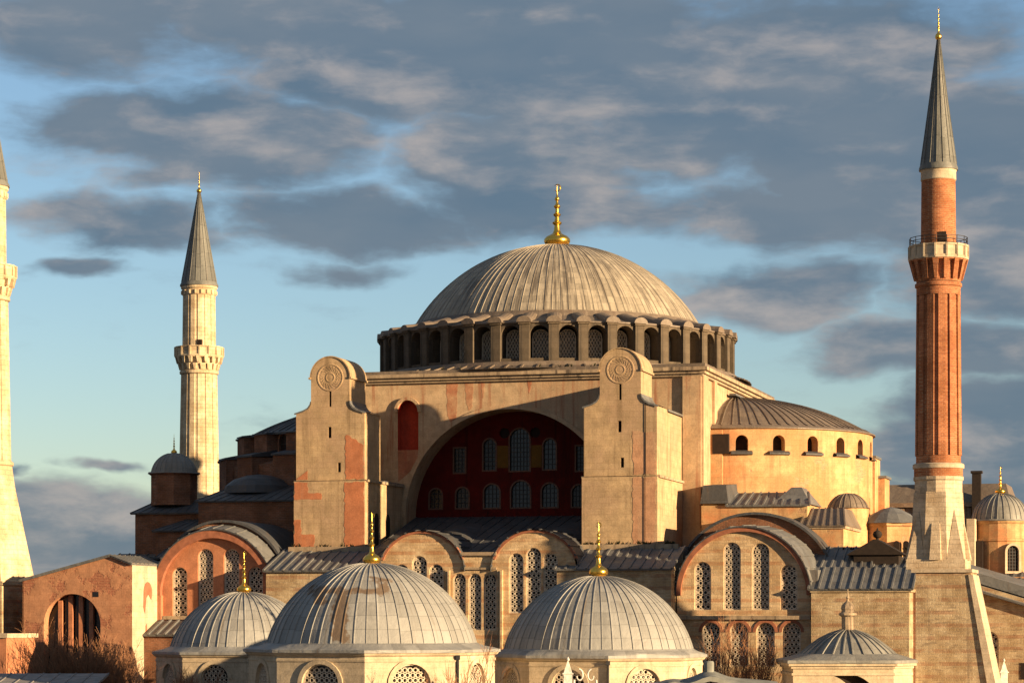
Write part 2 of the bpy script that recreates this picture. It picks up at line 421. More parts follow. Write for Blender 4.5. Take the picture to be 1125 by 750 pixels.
def south(v0, u0=0.0): return lambda a, b, d: Vector((u0 + a, v0 - d, b))
def east(u0, v0=0.0): return lambda a, b, d: Vector((u0 + d, v0 + a, b))
def arch(a0, a1, b0, bs, rise=None, n=12, pointed=0.0):
    c = (a0 + a1) / 2; r = (a1 - a0) / 2; rise = r if rise is None else rise
    pts = [(a0, b0), (a1, b0)]
    for i in range(n + 1):
        t = PI * i / n
        pts.append((c + r * math.cos(t), bs + rise * math.sin(t)))
    return pts
def arc_pts(c, r, zc, t0, t1, n):
    return [(c + r * math.cos(t0 + (t1 - t0) * i / n), zc + r * math.sin(t0 + (t1 - t0) * i / n)) for i in range(n + 1)]

# ------------------------------------------------------------------ windows: pierced stone grilles over dark glass
_win = {}
def lattice_mesh(w, h, pitch=.40, lat='stone_lattice', glass='dark_glass'):
    key = ('L', round(w, 2), round(h, 2), pitch, lat, glass)
    if key in _win: return _win[key]
    b = MB()
    r = w / 2; hs = h - r
    F = lambda a, z, d: Vector((a, -d, z))
    out = arch(-r, r, 0, hs)
    inn = arch(-r + .10, r - .10, .10, hs, r - .10)
    b.tess(out, [], F, -.34, 1)
    b.tess(out, [inn], F, .03, 0)
    b.grid([[F(a, z, .03) for a, z in inn], [F(a, z, -.30) for a, z in inn]], 0, close=True)
    cols = max(2, round((w - .16) / pitch)); cw = (w - .16) / cols; ch = cw * .92
    rows = int(h / ch) + 1
    for j in range(rows):
        for i in range(-1, cols + 1):
            cx = -w / 2 + .08 + (i + .5 + (.5 if j % 2 else 0)) * cw; cz = .08 + (j + .5) * ch
            lim = r - .02
            if abs(cx) > lim + .1 or cz > h: continue
            if cz > hs and math.hypot(cx, cz - hs) > r + .05: continue
            rad = cw * .315
            okh = abs(cx) + rad < r - .02 and (cz < hs or math.hypot(cx, cz - hs) + rad < r - .0)
            sq = []
            for q in range(8):
                t = PI / 8 + q * PI / 4
                ca, sa = math.cos(t), math.sin(t)
                k = .5 / max(abs(ca), abs(sa))
                sq.append((min(r - .01, max(-r + .01, cx + cw * k * ca)), cz + ch * k * sa))
            if okh:
                ho = [(cx + rad * math.cos(PI / 8 + q * PI / 4), cz + rad * 1.05 * math.sin(PI / 8 + q * PI / 4)) for q in range(8)]
                b.grid([[F(*p, 0) for p in sq], [F(*p, 0) for p in ho], [F(*p, -.10) for p in ho]], 0, close=True)
            elif (cz < hs and abs(cx) < r) or math.hypot(cx, max(0, cz - hs)) < r - .1:
                b.face([F(*p, 0) for p in sq], 0)
    me = bpy.data.meshes.new('lattice_window'); me.from_pydata(b.v, [], b.f)
    for m in (lat, glass): me.materials.append(M[m])
    me.polygons.foreach_set('material_index', b.m); me.update()
    _win[key] = me
    return me
def pane_mesh(w, h, glass='dark_glass', trim='window_trim', square=False, bars=(3, 6), tw=.16):
    key = ('P', round(w, 2), round(h, 2), glass, trim, square, bars, tw)
    if key in _win: return _win[key]
    b = MB(); r = w / 2; hs = h - r
    F = lambda a, z, d: Vector((a, -d, z))
    out = [(-r, 0), (r, 0), (r, h), (-r, h)] if square else arch(-r, r, 0, hs)
    b.tess(out, [], F, -.28, 1)
    if tw:
        big = [(-r - tw, -tw), (r + tw, -tw), (r + tw, h + tw), (-r - tw, h + tw)] if square else arch(-r - tw, r + tw, -tw, hs)
        b.tess(big, [out], F, .06, 0)
        b.grid([[F(a, z, .06) for a, z in big], [F(a, z, -.02) for a, z in big]], 0, close=True)
    b.grid([[F(a, z, .06) for a, z in out], [F(a, z, -.28) for a, z in out]], 0, close=True)
    nx, nz = bars
    for i in range(1, nx):
        x = -r + w * i / nx; top = h if square else hs + math.sqrt(max(0, r * r - x * x))
        b.box(x - .035, x + .035, .20, .25, 0, top, 2)
    for j in range(1, nz):
        z = h * j / nz; hw = r if (square or z < hs) else math.sqrt(max(.01, r * r - (z - hs) ** 2))
        b.box(-hw, hw, .18, .23, z - .035, z + .035, 2)
    me = bpy.data.meshes.new('arched_window'); me.from_pydata(b.v, [], b.f)
    for m in (trim, glass, 'iron'): me.materials.append(M[m])
    me.polygons.foreach_set('material_index', b.m); me.update()
    _win[key] = me
    return me

# ------------------------------------------------------------------ domes and finials
FIN = [(0.0, 0), (.5, 0), (.62, .015), (.90, .045), (1.0, .085), (.98, .125), (.80, .165), (.50, .195), (.34, .215), (.25, .26), (.20, .34), (.34, .365), (.36, .385), (.20, .41), (.15, .47),
       (.27, .495), (.29, .515), (.15, .54), (.12, .60), (.24, .625), (.25, .645), (.12, .67), (.09, .72), (.18, .745), (.18, .765), (.08, .79), (.05, .84), (.05, .9), (0, 1.0)]
def finial(parent, loc, h, r, mat='gold', crescent=True):
    b = MB(); b.lathe([(q * r, z * h) for q, z in FIN], 20)
    if crescent:
        pts = []; rad = []
        for i in range(13):
            t = R(-60 + 300 * i / 12) + PI * .5
            pts.append((.22 * r * 1.2 * math.cos(t + PI), 0, h * .93 + .25 * r * math.sin(t + PI)))
            rad.append(.01 + .05 * r * math.sin(PI * i / 12))
        b.tube(pts, rad, 6)
    return b.build('finial', mat, parent, loc, 0, smooth=40)
def cap_profile(Rb, rise, n=18, r_top=0.0):
    """spherical cap, base radius Rb and height rise, as (r, z)"""
    S = (Rb * Rb + rise * rise) / (2 * rise); zc = rise - S
    t0 = math.atan2(-zc, Rb); out = []
    for i in range(n + 1):
        t = t0 + (PI / 2 - t0) * i / n
        out.append((max(r_top, S * math.cos(t)), zc + S * math.sin(t)))
    return out
def ribs(b, prof, N, w, h, a0=0.0, a1=2 * PI, mi=0, skip_top=2, c=(0, 0, 0)):
    """standing seams of the lead, one up each meridian"""
    pr = prof[:len(prof) - skip_top]
    full = abs(a1 - a0 - 2 * PI) < 1e-6
    for k in range(N if full else N + 1):
        a = a0 + (a1 - a0) * (k + (math.sin(k * 12.9898 + N) * 43758.5453 % 1 - .5) * .22) / N
        h_ = h; h = h_ * (.7 + .6 * (math.sin(k * 78.233 + N) * 43758.5453 % 1))
        ca, sa = math.cos(a), math.sin(a)
        rings = []
        for i, (r, z) in enumerate(pr):
            q = pr[min(i + 1, len(pr) - 1)]; p = pr[max(i - 1, 0)]
            dr, dz = q[0] - p[0], q[1] - p[1]; L = math.hypot(dr, dz) or 1
            nr, nz = dz / L, -dr / L
            ww = min(w, r * 2 * PI / N * .6) / 2
            ring = []
            for (off, lift) in ((-ww, -.02), (-ww * .6, h), (ww * .6, h), (ww, -.02)):
                rr, zz = r + nr * lift, z + nz * lift
                ring.append((c[0] + rr * ca - off * sa, c[1] + rr * sa + off * ca, c[2] + zz))
            rings.append(ring)
        b.grid(rings, mi)
        h = h_

# ------------------------------------------------------------------ ground
def ground():
    b = MB(); b.face([(-3000, -200, 0), (3000, -200, 0), (3000, 6000, 0), (-3000, 6000, 0)])
    tag(b.build('ground', 'paving'), kind='structure')
ground()

# ================================================================== THE GREAT CHURCH (local frame: x east, y north, origin under the dome)
ROT = R(-15.5)
def W(u, v, z=0.0):
    c, s = math.cos(-ROT), math.sin(-ROT)
    return (4.95 + u * c + v * s, 280 - u * s + v * c, z)
HS = empty('domed_basilica', W(0, 0), ROT, 'huge domed basilica with plastered buttresses and one great grey dome', 'basilica')

def seam_quad(b, e0, e1, r1, r0, pitch=1.0, w=.2, h=.14, thick=.18, mi=0):
    """a lead slope from eave e0-e1 up to ridge r0-r1 with batten rolls"""
    e0, e1, r0, r1 = map(Vector, (e0, e1, r0, r1))
    n = (e1 - e0).cross(r0 - e0).normalized()
    if n.z < 0: n = -n
    d = n * thick
    b.hexa([e0 - d, e1 - d, r1 - d, r0 - d, e0, e1, r1, r0], mi)
    L = (e1 - e0).length; k = max(1, round(L / pitch))
    for i in range(k + 1):
        t = i / k
        b.bar(e0.lerp(e1, t), r0.lerp(r1, t), w, h * 2, n, mi)

def church():
    # ---- body under the roofs, keeps the inside dark
    b = MB()
    b.box(-43, 43, -33.5, 34, 0, 15.6); b.box(-19.6, 19.6, -15.8, 19.6, 15.6, 36.5); b.box(-33, 33, -15, 20, 15.6, 22.0)
    b.box(-31, 32, -30, -20, 15, 17.4)
    b.build('inner_walls', 'dark_brick', HS)

    # ---- main dome
    prof = cap_profile(15.6, 8.9, 22, .4)
    b = MB(); b.lathe(prof, 112); ribs(b, prof, 112, .10, .035)
    md = b.build('main_dome', 'lead_main', HS, (0, 0, 45.1), 0, smooth=35)
    finial(md, (0, 0, 8.75), 7.0, 1.45)
    # ---- drum with forty windows and forty piers
    b = MB()
    N = 40
    for k in range(N):
        a = 2 * PI * k / N
        hw = 1.0
        rr = 17.4; half = rr * math.tan(PI / N)
        n_ = Vector((math.cos(a), math.sin(a), 0)); t_ = Vector((-math.sin(a), math.cos(a), 0))
        F = lambda p, z, d, n_=n_, t_=t_: n_ * (19.15 + d) + t_ * p + Vector((0, 0, z))
        hh = 19.15 * math.tan(PI / N)
        b.wall([(-hh, 39.3), (hh, 39.3), (hh, 43.5), (-hh, 43.5)], [arch(-hw, hw, 39.75, 42.15, n=10)], F, 1.75)
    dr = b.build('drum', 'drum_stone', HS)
    wm = lattice_mesh(1.8, 3.1, .36)
    pm = MB()
    # pier in its own frame, outward = -y
    pw = .50
    pm.box(-pw, pw, -19.45, -18.6, 39.2, 43.45, 0)
    ca = [(.78 * math.cos(PI * q / 8), .62 * math.sin(PI * q / 8)) for q in range(9)]
    pm.grid([[(0, -19.75, 43.4)] * 9, [(x, -19.75, 43.42 + z) for x, z in ca], [(x, -18.2, 43.55 + z * 1.1) for x, z in ca], [(x, -16.2, 44.5 + z * .5) for x, z in ca]], 1)
    pm.box(-pw - .1, pw + .1, -19.6, -18.8, 43.2, 43.45, 0)
    po = None; wo = None
    for k in range(N):
        a = 2 * PI * k / N
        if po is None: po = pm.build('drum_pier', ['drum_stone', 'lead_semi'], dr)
        else:
            q = po.copy(); COL.objects.link(q); q.parent = dr; po = q
        po.rotation_euler = (0, 0, a + PI / N + PI / 2)
        o = link('drum_window', wm, dr, (17.5 * math.cos(a), 17.5 * math.sin(a), 39.75), a + PI / 2)
    # lead eave between the piers
    b = MB()
    b.lathe([(19.0, 43.3), (19.35, 43.35), (19.35, 43.5), (17.4, 43.9), (16.0, 44.5), (15.6, 45.1)], 80)
    b.build('drum_eave', 'lead_semi', dr, smooth=30)
    # stepped lead ring below the drum and cornice of the square
    b = MB()
    b.lathe([(20.0, 38.9), (19.7, 39.4), (17.0, 39.5)], 80); b.lathe([(21.3, 38.55), (20.0, 38.95)], 80)
    for k in range(80):
        a = 2 * PI * k / 80
        b.bar((21.2 * math.cos(a), 21.2 * math.sin(a), 38.62), (19.9 * math.cos(a), 19.9 * math.sin(a), 39.0), .2, .2)
    b.box(-20.6, 20.6, -20.6, 20.6, 38.25, 38.6)
    b.build('drum_skirt', 'lead_semi', HS)
    b = MB()
    for (e, z0, z1) in ((.30, 37.35, 37.6), (.55, 37.6, 37.9), (.85, 37.9, 38.25)):
        b.box(-20 - e, 20 + e, -20 - e, 20 + e, z0, z1)
    b.build('cornice', 'cornice_stone', HS)

    # ---- south face with the great arch
    b = MB(); F = south(-20)
    hole = arch(-11.0, 11.0, 22.0, 23.6, 10.9, n=40)
    NICHE = [(-11.87, 30.5), (-9.63, 30.5), (-9.63, 34.4)] + [(-10.75 + 1.12 * math.cos(PI * i / 12), 34.4 + 1.22 * math.sin(PI * i / 12)) for i in range(1, 12)] + [(-11.87, 34.4)]
    b.tess([(-20, 19), (20, 19), (20, 37.35), (-20, 37.35)], [hole, NICHE], F, 0.0, 0)
    b.grid([[F(a, z, 0) for a, z in hole], [F(a, z, -3.4) for a, z in hole]], 0, close=True)
    # raised edge of the arch
    rim_o = arch(-11.45, 11.45, 22.0, 23.6, 11.35, n=40); 
    for i in range(2, len(rim_o) - 1):
        a, c = rim_o[i], rim_o[i + 1]; p, q = hole[i], hole[i + 1]
        b.hexa([F(*a, -.1), F(*c, -.1), F(*q, -.1), F(*p, -.1), F(*a, .14), F(*c, .14), F(*q, .14), F(*p, .14)], 0)
    # shallow corner piers
    b.box(18.25, 20.12, -20.35, -18.5, 19, 37.35); b.box(-20.12, -18.25, -20.35, -18.5, 19, 37.35)
    # faded red washes running down from the cornice
    for (x0, x1, zt, zb) in ((-6.6, -5.4, 37.3, 33.2), (-4.6, -3.7, 37.3, 34.4), (-2.9, -2.5, 37.3, 35.6), (2.0, 2.5, 37.3, 36.0)):
        b.slab(ragged([(x0, zt), (x0 + .1, zb + .8), (x0 + (x1 - x0) * .4, zb), (x1 - .1, zb + .5), (x1, zt)], .25, .07, int(x0 * 7)), F, 0, .012, 1)
    b.slab([(-11.8, 27.2), (-10.6, 28.2), (-9.75, 29.3), (-9.63, 30.5), (-11.85, 30.5)], F, .0, .02, 1)
    fw = b.build('south_wall', ['facade_plaster', 'faded_red'], HS)
    # red niche: a hollow beside the arch with a moulded hood, its red render worn away lower down
    b = MB()
    b.slab(NICHE, F, -1.25, -1.2, 0)
    b.grid([[F(a, z, -.01) for a, z in NICHE], [F(a, z, -1.2) for a, z in NICHE]], 0, close=True)
    mold = [(-10.75 + 1.45 * math.cos(PI * i / 16), 34.4 + 1.55 * math.sin(PI * i / 16)) for i in range(17)]
    inn = [(-10.75 + 1.13 * math.cos(PI * i / 16), 34.4 + 1.23 * math.sin(PI * i / 16)) for i in range(17)]
    for i in range(16):
        b.hexa([F(*mold[i], 0), F(*mold[i + 1], 0), F(*inn[i + 1], 0), F(*inn[i], 0), F(*mold[i], .3), F(*mold[i + 1], .3), F(*inn[i + 1], .3), F(*inn[i], .3)], 1)
    b.build('red_niche', ['red_niche', 'facade_plaster'], HS)
    # east, north and west faces
    b = MB(); b.wall([(-18.5, 19), (20, 19), (20, 37.35), (-18.5, 37.35)], [], east(20)); b.box(20, 20.35, -20.1, -17.6, 19, 37.35); b.box(20, 20.3, -14.0, -12.6, 30, 37.35)
    b.build('east_wall', 'facade_plaster', HS)
    b = MB(); b.box(-20, -19.7, -18.5, 20, 19, 37.35); b.box(-19.7, 20, 19.7, 20, 19, 37.35)
    b.build('rear_wall', 'facade_plaster', HS)
    # lead roofs on the east pediment
    b = MB(); b.box(20.35, 21.6, 10.5, 14.5, 36.2, 36.6); b.box(20.3, 21.0, -6, 15, 36.6, 36.8)
    b.build('east_ledge', 'lead', HS)

    # ---- tympanum wall, dark red, with its two rows of windows
    F = south(-16.6); b = MB()
    wins = [(-8.8, 24.6, 1.3, 2.0), (-5.9, 24.6, 1.3, 2.1), (-2.7, 24.6, 1.65, 2.4), (.4, 24.6, 2.0, 2.7), (3.5, 24.6, 1.65, 2.4), (6.6, 24.6, 1.4, 2.2), (9.2, 24.6, 1.3, 2.0),
            (-2.95, 28.5, 1.3, 3.2), (.3, 28.4, 2.1, 4.3), (3.5, 28.5, 1.3, 3.1)]
    sq = [(-6.2, 28.3, 1.15, 2.5), (6.9, 28.3, 1.15, 2.5)]
    holes = [arch(x - w / 2, x + w / 2, z, z + h - w / 2) for x, z, w, h in wins] + [[(x - w / 2, z), (x + w / 2, z), (x + w / 2, z + h), (x - w / 2, z + h)] for x, z, w, h in sq]
    ocl = [[(x + .55 * math.cos(t), 32.3 + .55 * math.sin(t)) for t in [2 * PI * i / 14 for i in range(14)]] for x in (-1.35, 1.95)]
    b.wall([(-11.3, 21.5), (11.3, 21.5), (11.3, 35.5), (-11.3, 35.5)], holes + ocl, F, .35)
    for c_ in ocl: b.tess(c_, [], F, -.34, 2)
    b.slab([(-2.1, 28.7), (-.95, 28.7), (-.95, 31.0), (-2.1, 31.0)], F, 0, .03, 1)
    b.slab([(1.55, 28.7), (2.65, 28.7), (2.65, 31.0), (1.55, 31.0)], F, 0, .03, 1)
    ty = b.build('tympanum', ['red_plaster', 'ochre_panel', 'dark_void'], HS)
    for i, (x, z, w, h) in enumerate(wins):
        gl = 'blue_glass' if i in (2, 3, 4, 8, 9) else 'dark_glass'
        link('arched_window', pane_mesh(w, h, gl, bars=(max(2, int(w / .35)), int(h / .45))), ty, (x, -16.6, z))
    for (x, z, w, h) in sq: link('square_window', pane_mesh(w, h, square=True), ty, (x, -16.6, z))

    # ---- the two great buttress towers
    for sgn in (-1, 1):
        uc = 15.0 * sgn if sgn < 0 else 14.55
        F = south(-32, uc)
        b = MB()
        prof = [(-3.6, 26.8), (3.6, 26.8), (3.6, 33.5)] + [(2.85, 33.66), (2.35, 33.9), (2.1, 34.25), (2.03, 34.6), (2.03, 37.0)]
        top = [(2.03 * math.cos(PI * i / 24), 37.0 + 2.03 * math.sin(PI * i / 24)) for i in range(1, 24)]
        prof = prof + top + [(-a, z) for a, z in reversed(prof[3:])] + [(-3.6, 33.5)]
        slits = [(0, 34.1, .24, 1.6), (-.05, 31.0, .34, 1.1), (.95 if sgn < 0 else .2, 27.6, .32, .95)] + ([(.2, 23.0, .3, .8)] if 0 else [])
        holes = [[(x - w / 2, z), (x + w / 2, z), (x + w / 2, z + h), (x - w / 2, z + h)] for x, z, w, h in slits]
        b.wall(prof, holes, F, .6)
        for h in holes: b.tess(h, [], F, -.6, 3)
        D = -4.9
        b.grid([[F(a, z, 0) for a, z in prof], [F(a, z, D) for a, z in prof]], 0, close=True)
        b.tess(prof, [], F, D, 0)
        # lower stage, a little wider, down to the gallery roof
        b.box(uc - 3.75, uc + 3.7, -32.25, -20.2, 19.0, 26.7)
        b.box(uc - 3.9, uc + 3.9, -31.9, -20.1, 26.62, 26.85, 2)
        if sgn < 0:
            b.box(uc - 3.6, uc - .2, -27.2, -20.0, 26.8, 33.3)
            b.hexa([(uc - .2, -26.9, 26.85), (uc + 3.9, -26.9, 26.85), (uc + 3.9, -20.1, 26.85), (uc - .2, -20.1, 26.85),
                    (uc - .2, -26.9, 27.4), (uc + 3.9, -26.9, 26.95), (uc + 3.9, -20.1, 26.95), (uc - .2, -20.1, 27.4)], 1)
        else:
            b.box(uc - 3.6, uc + 3.6, -27.2, -20.2, 26.8, 33.2)
        # lead-covered ridge running back from the turret to the main wall
        b.hexa([(uc - 3.5, -27, 33.4), (uc - .2, -27, 33.4), (uc - .2, -20.1, 33.4), (uc - 3.5, -20.1, 33.4),
                (uc - 3.3, -27, 35.9), (uc - 1.2, -27, 36.75), (uc - 1.2, -20.1, 37.2), (uc - 3.3, -20.1, 36.4)], 1)
        if sgn < 0:
            E_ = east(uc + 3.7)
            for vv in (-28.6, -25.0): b.slab(arch(vv - .65, vv + .65, 20.4, 23.0), E_, -.1, .02, 3)
        b.tube([(uc + 2.5, -32.33, 20), (uc + 2.5, -32.33, 26.7), (uc + 2.5, -32.06, 26.9), (uc + 2.5, -32.06, 33.9)], [.035] * 4, 4, 3) if sgn > 0 else None
        # lead on the shoulders and on the slope behind the turret
        ue = uc + (3.75 if sgn > 0 else .0)
        b.hexa([(uc - 3.75, -27.3, 33.3), (ue, -27.3, 33.3), (ue, -20.1, 33.3), (uc - 3.75, -20.1, 33.3),
                (uc - 3.75, -27.3, 33.5), (ue, -27.3, 33.5), (ue, -20.1, 33.5), (uc - 3.75, -20.1, 33.5)], 1)
        sh = [(3.78, 33.45), (2.88, 33.72), (2.40, 33.97), (2.15, 34.31), (2.08, 34.6)]
        for sg in (-1, 1):
            b.grid([[F(sg * a, z + .06, .12) for a, z in sh], [F(sg * a, z + .06, D - .05) for a, z in sh]], 1)
            b.grid([[F(sg * a, z + .06, .12) for a, z in sh], [F(sg * (a - .05), z - .10, .12) for a, z in sh]], 1)
        # rounded vault edge and little cornices of the turret
        for r0, r1, d0, d1, mi in ((2.03, 2.14, .09, D - .1, 0),):
            A = [(r1 * math.cos(PI * i / 24), 37.0 + r1 * math.sin(PI * i / 24)) for i in range(25)]
            B = [(r0 * math.cos(PI * i / 24), 37.0 + r0 * math.sin(PI * i / 24)) for i in range(25)]
            b.grid([[F(*p, d0) for p in B], [F(*p, d0) for p in A], [F(*p, d1) for p in A]], 0)
        for s_ in (-1, 1):
            x0, x1 = sorted((uc + s_ * 2.03, uc + s_ * 2.25)); b.box(x0, x1, -32 - .14, -32 - D + .1, 36.85, 37.05, 0)
        # coloured patches of later render, a finger thick
        if sgn < 0:
            for P in ([(1.6, 19.9), (3.62, 19.9), (3.62, 26.6), (1.6, 26.6)],
                      [(-3.7, 24.9), (-.85, 24.9), (-.85, 25.5), (-2.3, 25.6), (-2.3, 26.6), (-3.7, 26.6)],
                      [(-3.7, 20.1), (-1.6, 20.1), (-1.6, 21.4), (-3.0, 21.5), (-3.0, 22.9), (-3.7, 22.9)]): b.slab(ragged(P, seed=len(P)), south(-32.25, uc), 0, .02, 4)
            b.slab(ragged([(1.6, 26.9), (3.5, 26.9), (3.5, 30.2), (1.75, 31.3), (1.6, 31.2)]), F, 0, .02, 4)
            b.slab([(-3.58, 26.9), (-2.4, 26.9), (-2.4, 27.8), (-3.58, 26.95)], F, 0, .02, 4)
        else:
            b.slab(ragged([(1.3, 20.0), (3.55, 20.0), (3.55, 26.6), (1.3, 26.6)], seed=5), south(-32.25, uc), 0, .02, 5)
            b.slab(ragged([(1.3, 26.9), (3.45, 26.9), (3.45, 30.9), (1.2, 31.1)], seed=6), F, 0, .02, 5)
        # round relief on the turret
        t = b.build('buttress_tower', ['buttress_plaster', 'lead', 'cornice_stone', 'dark_void', 'patch_red', 'patch_pink'], HS)
        b = MB()
        ringp = lambda r, d: [F(r * math.cos(2 * PI * i / 32), 37.0 + r * math.sin(2 * PI * i / 32), d) for i in range(32)]
        b.grid([ringp(1.38, 0.0), ringp(1.35, .04), ringp(1.24, .04), ringp(1.2, .0)], 0, close=True)
        b.grid([ringp(.5, 0.0), ringp(.48, .03), ringp(.38, .03), ringp(.36, .0)], 0, close=True)
        for k in range(20):
            a = 2 * PI * k / 20
            b.bar(F(.72 * math.cos(a), 37 + .72 * math.sin(a), .0), F(1.14 * math.cos(a + .35), 37 + 1.14 * math.sin(a + .35), .0), .08, .05, (0, -1, 0))
            b.bar(F(1.14 * math.cos(a), 37 + 1.14 * math.sin(a), .0), F(.95 * math.cos(a - .3), 37 + .95 * math.sin(a - .3), .0), .06, .04, (0, -1, 0))
        b.build('roundel', 'buttress_plaster', t)
    # ---- lower blocks under the towers with their striped lead slopes
    for (u0, u1) in ((-19.5, -9.8), (9.8, 20.8)):
        b = MB()
        b.box(u0, u1, -38, -31, 0, 17.7, 0)
        b.box(u0 - .02, u1 + .05, -38.12, -31, 17.55, 17.8, 2)
        # sloping flank under the roof
        for uu in (u0 + .01, u1 - .01):
            b.face([(uu, -38, 17.8), (uu, -32.3, 19.8), (uu, -32.3, 17.8)], 0)
        b.box(u0 + .4, u1 - .4, -32.9, -32.2, 19.2, 20.2, 2)
        t = b.build('buttress_base', ['old_wall', 'lead', 'cornice_stone'], HS)
        b = MB(); seam_quad(b, (u0 - .15, -38.35, 17.75), (u1 + .15, -38.35, 17.75), (u1 + .15, -32.2, 19.95), (u0 - .15, -32.2, 19.95), 1.0, .18, .11)
        b.build('lead_slope', 'lead', t)

    # ---- gallery between the towers: two arched gables and a flat bay, pierced windows
    F = south(-37.4)
    b = MB()
    cl, cr, rg = -3.7, 7.5, 4.15
    def gable(c, zc=17.55, r=4.15, rise=3.75, t0=.22, n=20):
        return [(c + r * math.cos(PI * i / n), zc + rise * math.sin(PI * i / n)) for i in range(n + 1)]
    gr = gable(cr); gl = gable(cl)
    top = []
    for p in gr:
        if p[1] > 19.3 or p[0] > cr: top.append(p)
    outer = [(-9.9, 0), (11.6, 0), (11.6, 17.9)] + [p for p in gr if p[1] > 18.8] + [(3.75, 19.3), (.1, 19.3)] + [p for p in gl if p[1] > 18.8] + [(-9.9, 18.3)]
    # windows (centre, sill, width, height)
    gw = [(cl - 2.1, 13.6, 1.45, 4.7), (cl - .3, 13.6, 1.5, 5.5), (cl + 1.4, 13.6, 1.45, 4.7), (-.0, 12.0, 1.3, 5.4), (1.55, 12.0, 1.3, 5.4), (3.05, 12.0, 1.3, 5.4),
          (5.65, 13.6, 1.45, 5.7), (7.35, 13.6, 1.5, 6.2), (9.0, 13.6, 1.45, 5.7), (-8.6, 8.8, 1.4, 3.5), (7.0, 8.2, 1.8, 3.6)]
    b.wall(outer, [arch(x - w / 2, x + w / 2, z, z + h - w / 2) for x, z, w, h in gw], F, .45, 0)
    # brick rims of the gables, string courses
    for g in (gl, gr):
        gg = [p for p in g if p[1] > 18.4]
        c_ = cl if g is gl else cr
        for i in range(len(gg) - 1):
            a, c = gg[i], gg[i + 1]
            q = lambda p, k: (c_ + (p[0] - c_) * k, 17.55 + (p[1] - 17.55) * k)
            b.hexa([F(*q(a, 1.05), -.3), F(*q(c, 1.05), -.3), F(*q(c, .992), -.3), F(*q(a, .992), -.3), F(*q(a, 1.05), .18), F(*q(c, 1.05), .18), F(*q(c, .992), .18), F(*q(a, .992), .18)], 1)
    b.box(.05, 3.75, -37.7, -37.2, 19.1, 19.42, 2); b.box(.05, 3.75, -37.6, -37.3, 17.75, 17.95, 2)
    b.box(3.85, 4.35, -37.75, -37.3, 6, 17.7, 0); b.box(-1.3, -.9, -37.7, -37.3, 6, 17.7, 0)
    for x in (-1.1, 4.1): b.tube([(x, -37.8, 0), (x, -37.8, 17.6)], [.07, .07], 6, 3)
    ga = b.build('gallery_wall', ['gallery_stone', 'brick_rim', 'cornice_stone', 'iron'], HS)
    for x, z, w, h in gw: link('lattice_window', lattice_mesh(w, h), ga, (x, -37.2, z))
    # roofs behind
    b = MB()
    seam_quad(b, (-9.9, -36.2, 19.2), (9.9, -36.2, 19.2), (10.9, -16.4, 23.7), (-10.9, -16.4, 23.7), 1.1, .12, .06, mi=0)
    rf = b.build('gallery_roof', 'lead_dark', HS)
    for c_ in (cl, cr):
        b = MB()
        A = [(c_ + 4.3 * math.cos(PI * i / 24), 17.6 + 3.95 * math.sin(PI * i / 24)) for i in range(25)]
        b.grid([[(x, -37.75, z) for x, z in A], [(x, -29.5, z) for x, z in A], [(c_ + (x - c_) * 1.1, -21, z + .5 + (z - 17.6) * .2) for x, z in A]])
        for k in range(1, 24, 2):
            b.bar((A[k][0], -37.75, A[k][1]), (A[k][0], -29.5, A[k][1]), .16, .16, (A[k][0] - c_, 0, A[k][1] - 17.6))
        b.build('barrel_roof', 'lead_dark', HS, smooth=40)

    # ---- arched end bays, east and west of the towers
    for (cx, zs, R0, mat, rim, dv) in ((27.3, 15.25, 6.0, 'gallery_stone', 'brick_rim', 0), (-25.9, 15.4, 6.1, 'red_render', 'brick_rim', .6)):
        v0 = -36 + dv
        F = south(v0, cx)
        b = MB()
        outer = [(-R0 - .35, 0), (R0 + .35, 0), (R0 + .35, zs)] + [((R0 + .35) * math.cos(PI * i / 32), zs + (R0 + .35) * math.sin(PI * i / 32)) for i in range(1, 32)] + [(-R0 - .35, zs)]
        if cx > 0:
            ww = [(-3.9, 13.9, 1.6, 4.5), (-1.1, 13.9, 1.65, 6.3), (1.6, 13.9, 1.65, 6.2), (4.25, 13.9, 1.6, 4.2),
                  (-3.1, 8.6, 1.75, 4.1), (-.45, 8.6, 1.75, 4.1), (2.05, 8.6, 1.75, 4.1), (4.5, 8.6, 1.75, 4.1)]
        else:
            ww = [(-3.75, 13.0, 1.6, 5.2), (-1.0, 13.3, 1.65, 6.7), (1.75, 13.3, 1.65, 6.7), (4.3, 13.0, 1.55, 5.2)]
        b.wall(outer, [arch(x - w / 2, x + w / 2, z, z + h - w / 2) for x, z, w, h in ww], F, .5, 0)
        n = 32
        A = [((R0 + .42) * math.cos(PI * i / n), zs + (R0 + .42) * math.sin(PI * i / n)) for i in range(n + 1)]
        B = [((R0 - (.45 if cx < 0 else .05)) * math.cos(PI * i / n), zs + (R0 - (.45 if cx < 0 else .05)) * math.sin(PI * i / n)) for i in range(n + 1)]
        dd = .55 if cx < 0 else .35
        b.grid([[F(*p, -.05) for p in B], [F(*p, dd) for p in B], [F(*p, dd) for p in A], [F(*p, -.4) for p in A]], 1)
        b.box(cx - R0 - .4, cx + R0 + .3, v0 - .35, v0 + .2, 13.0, 13.35, 2)
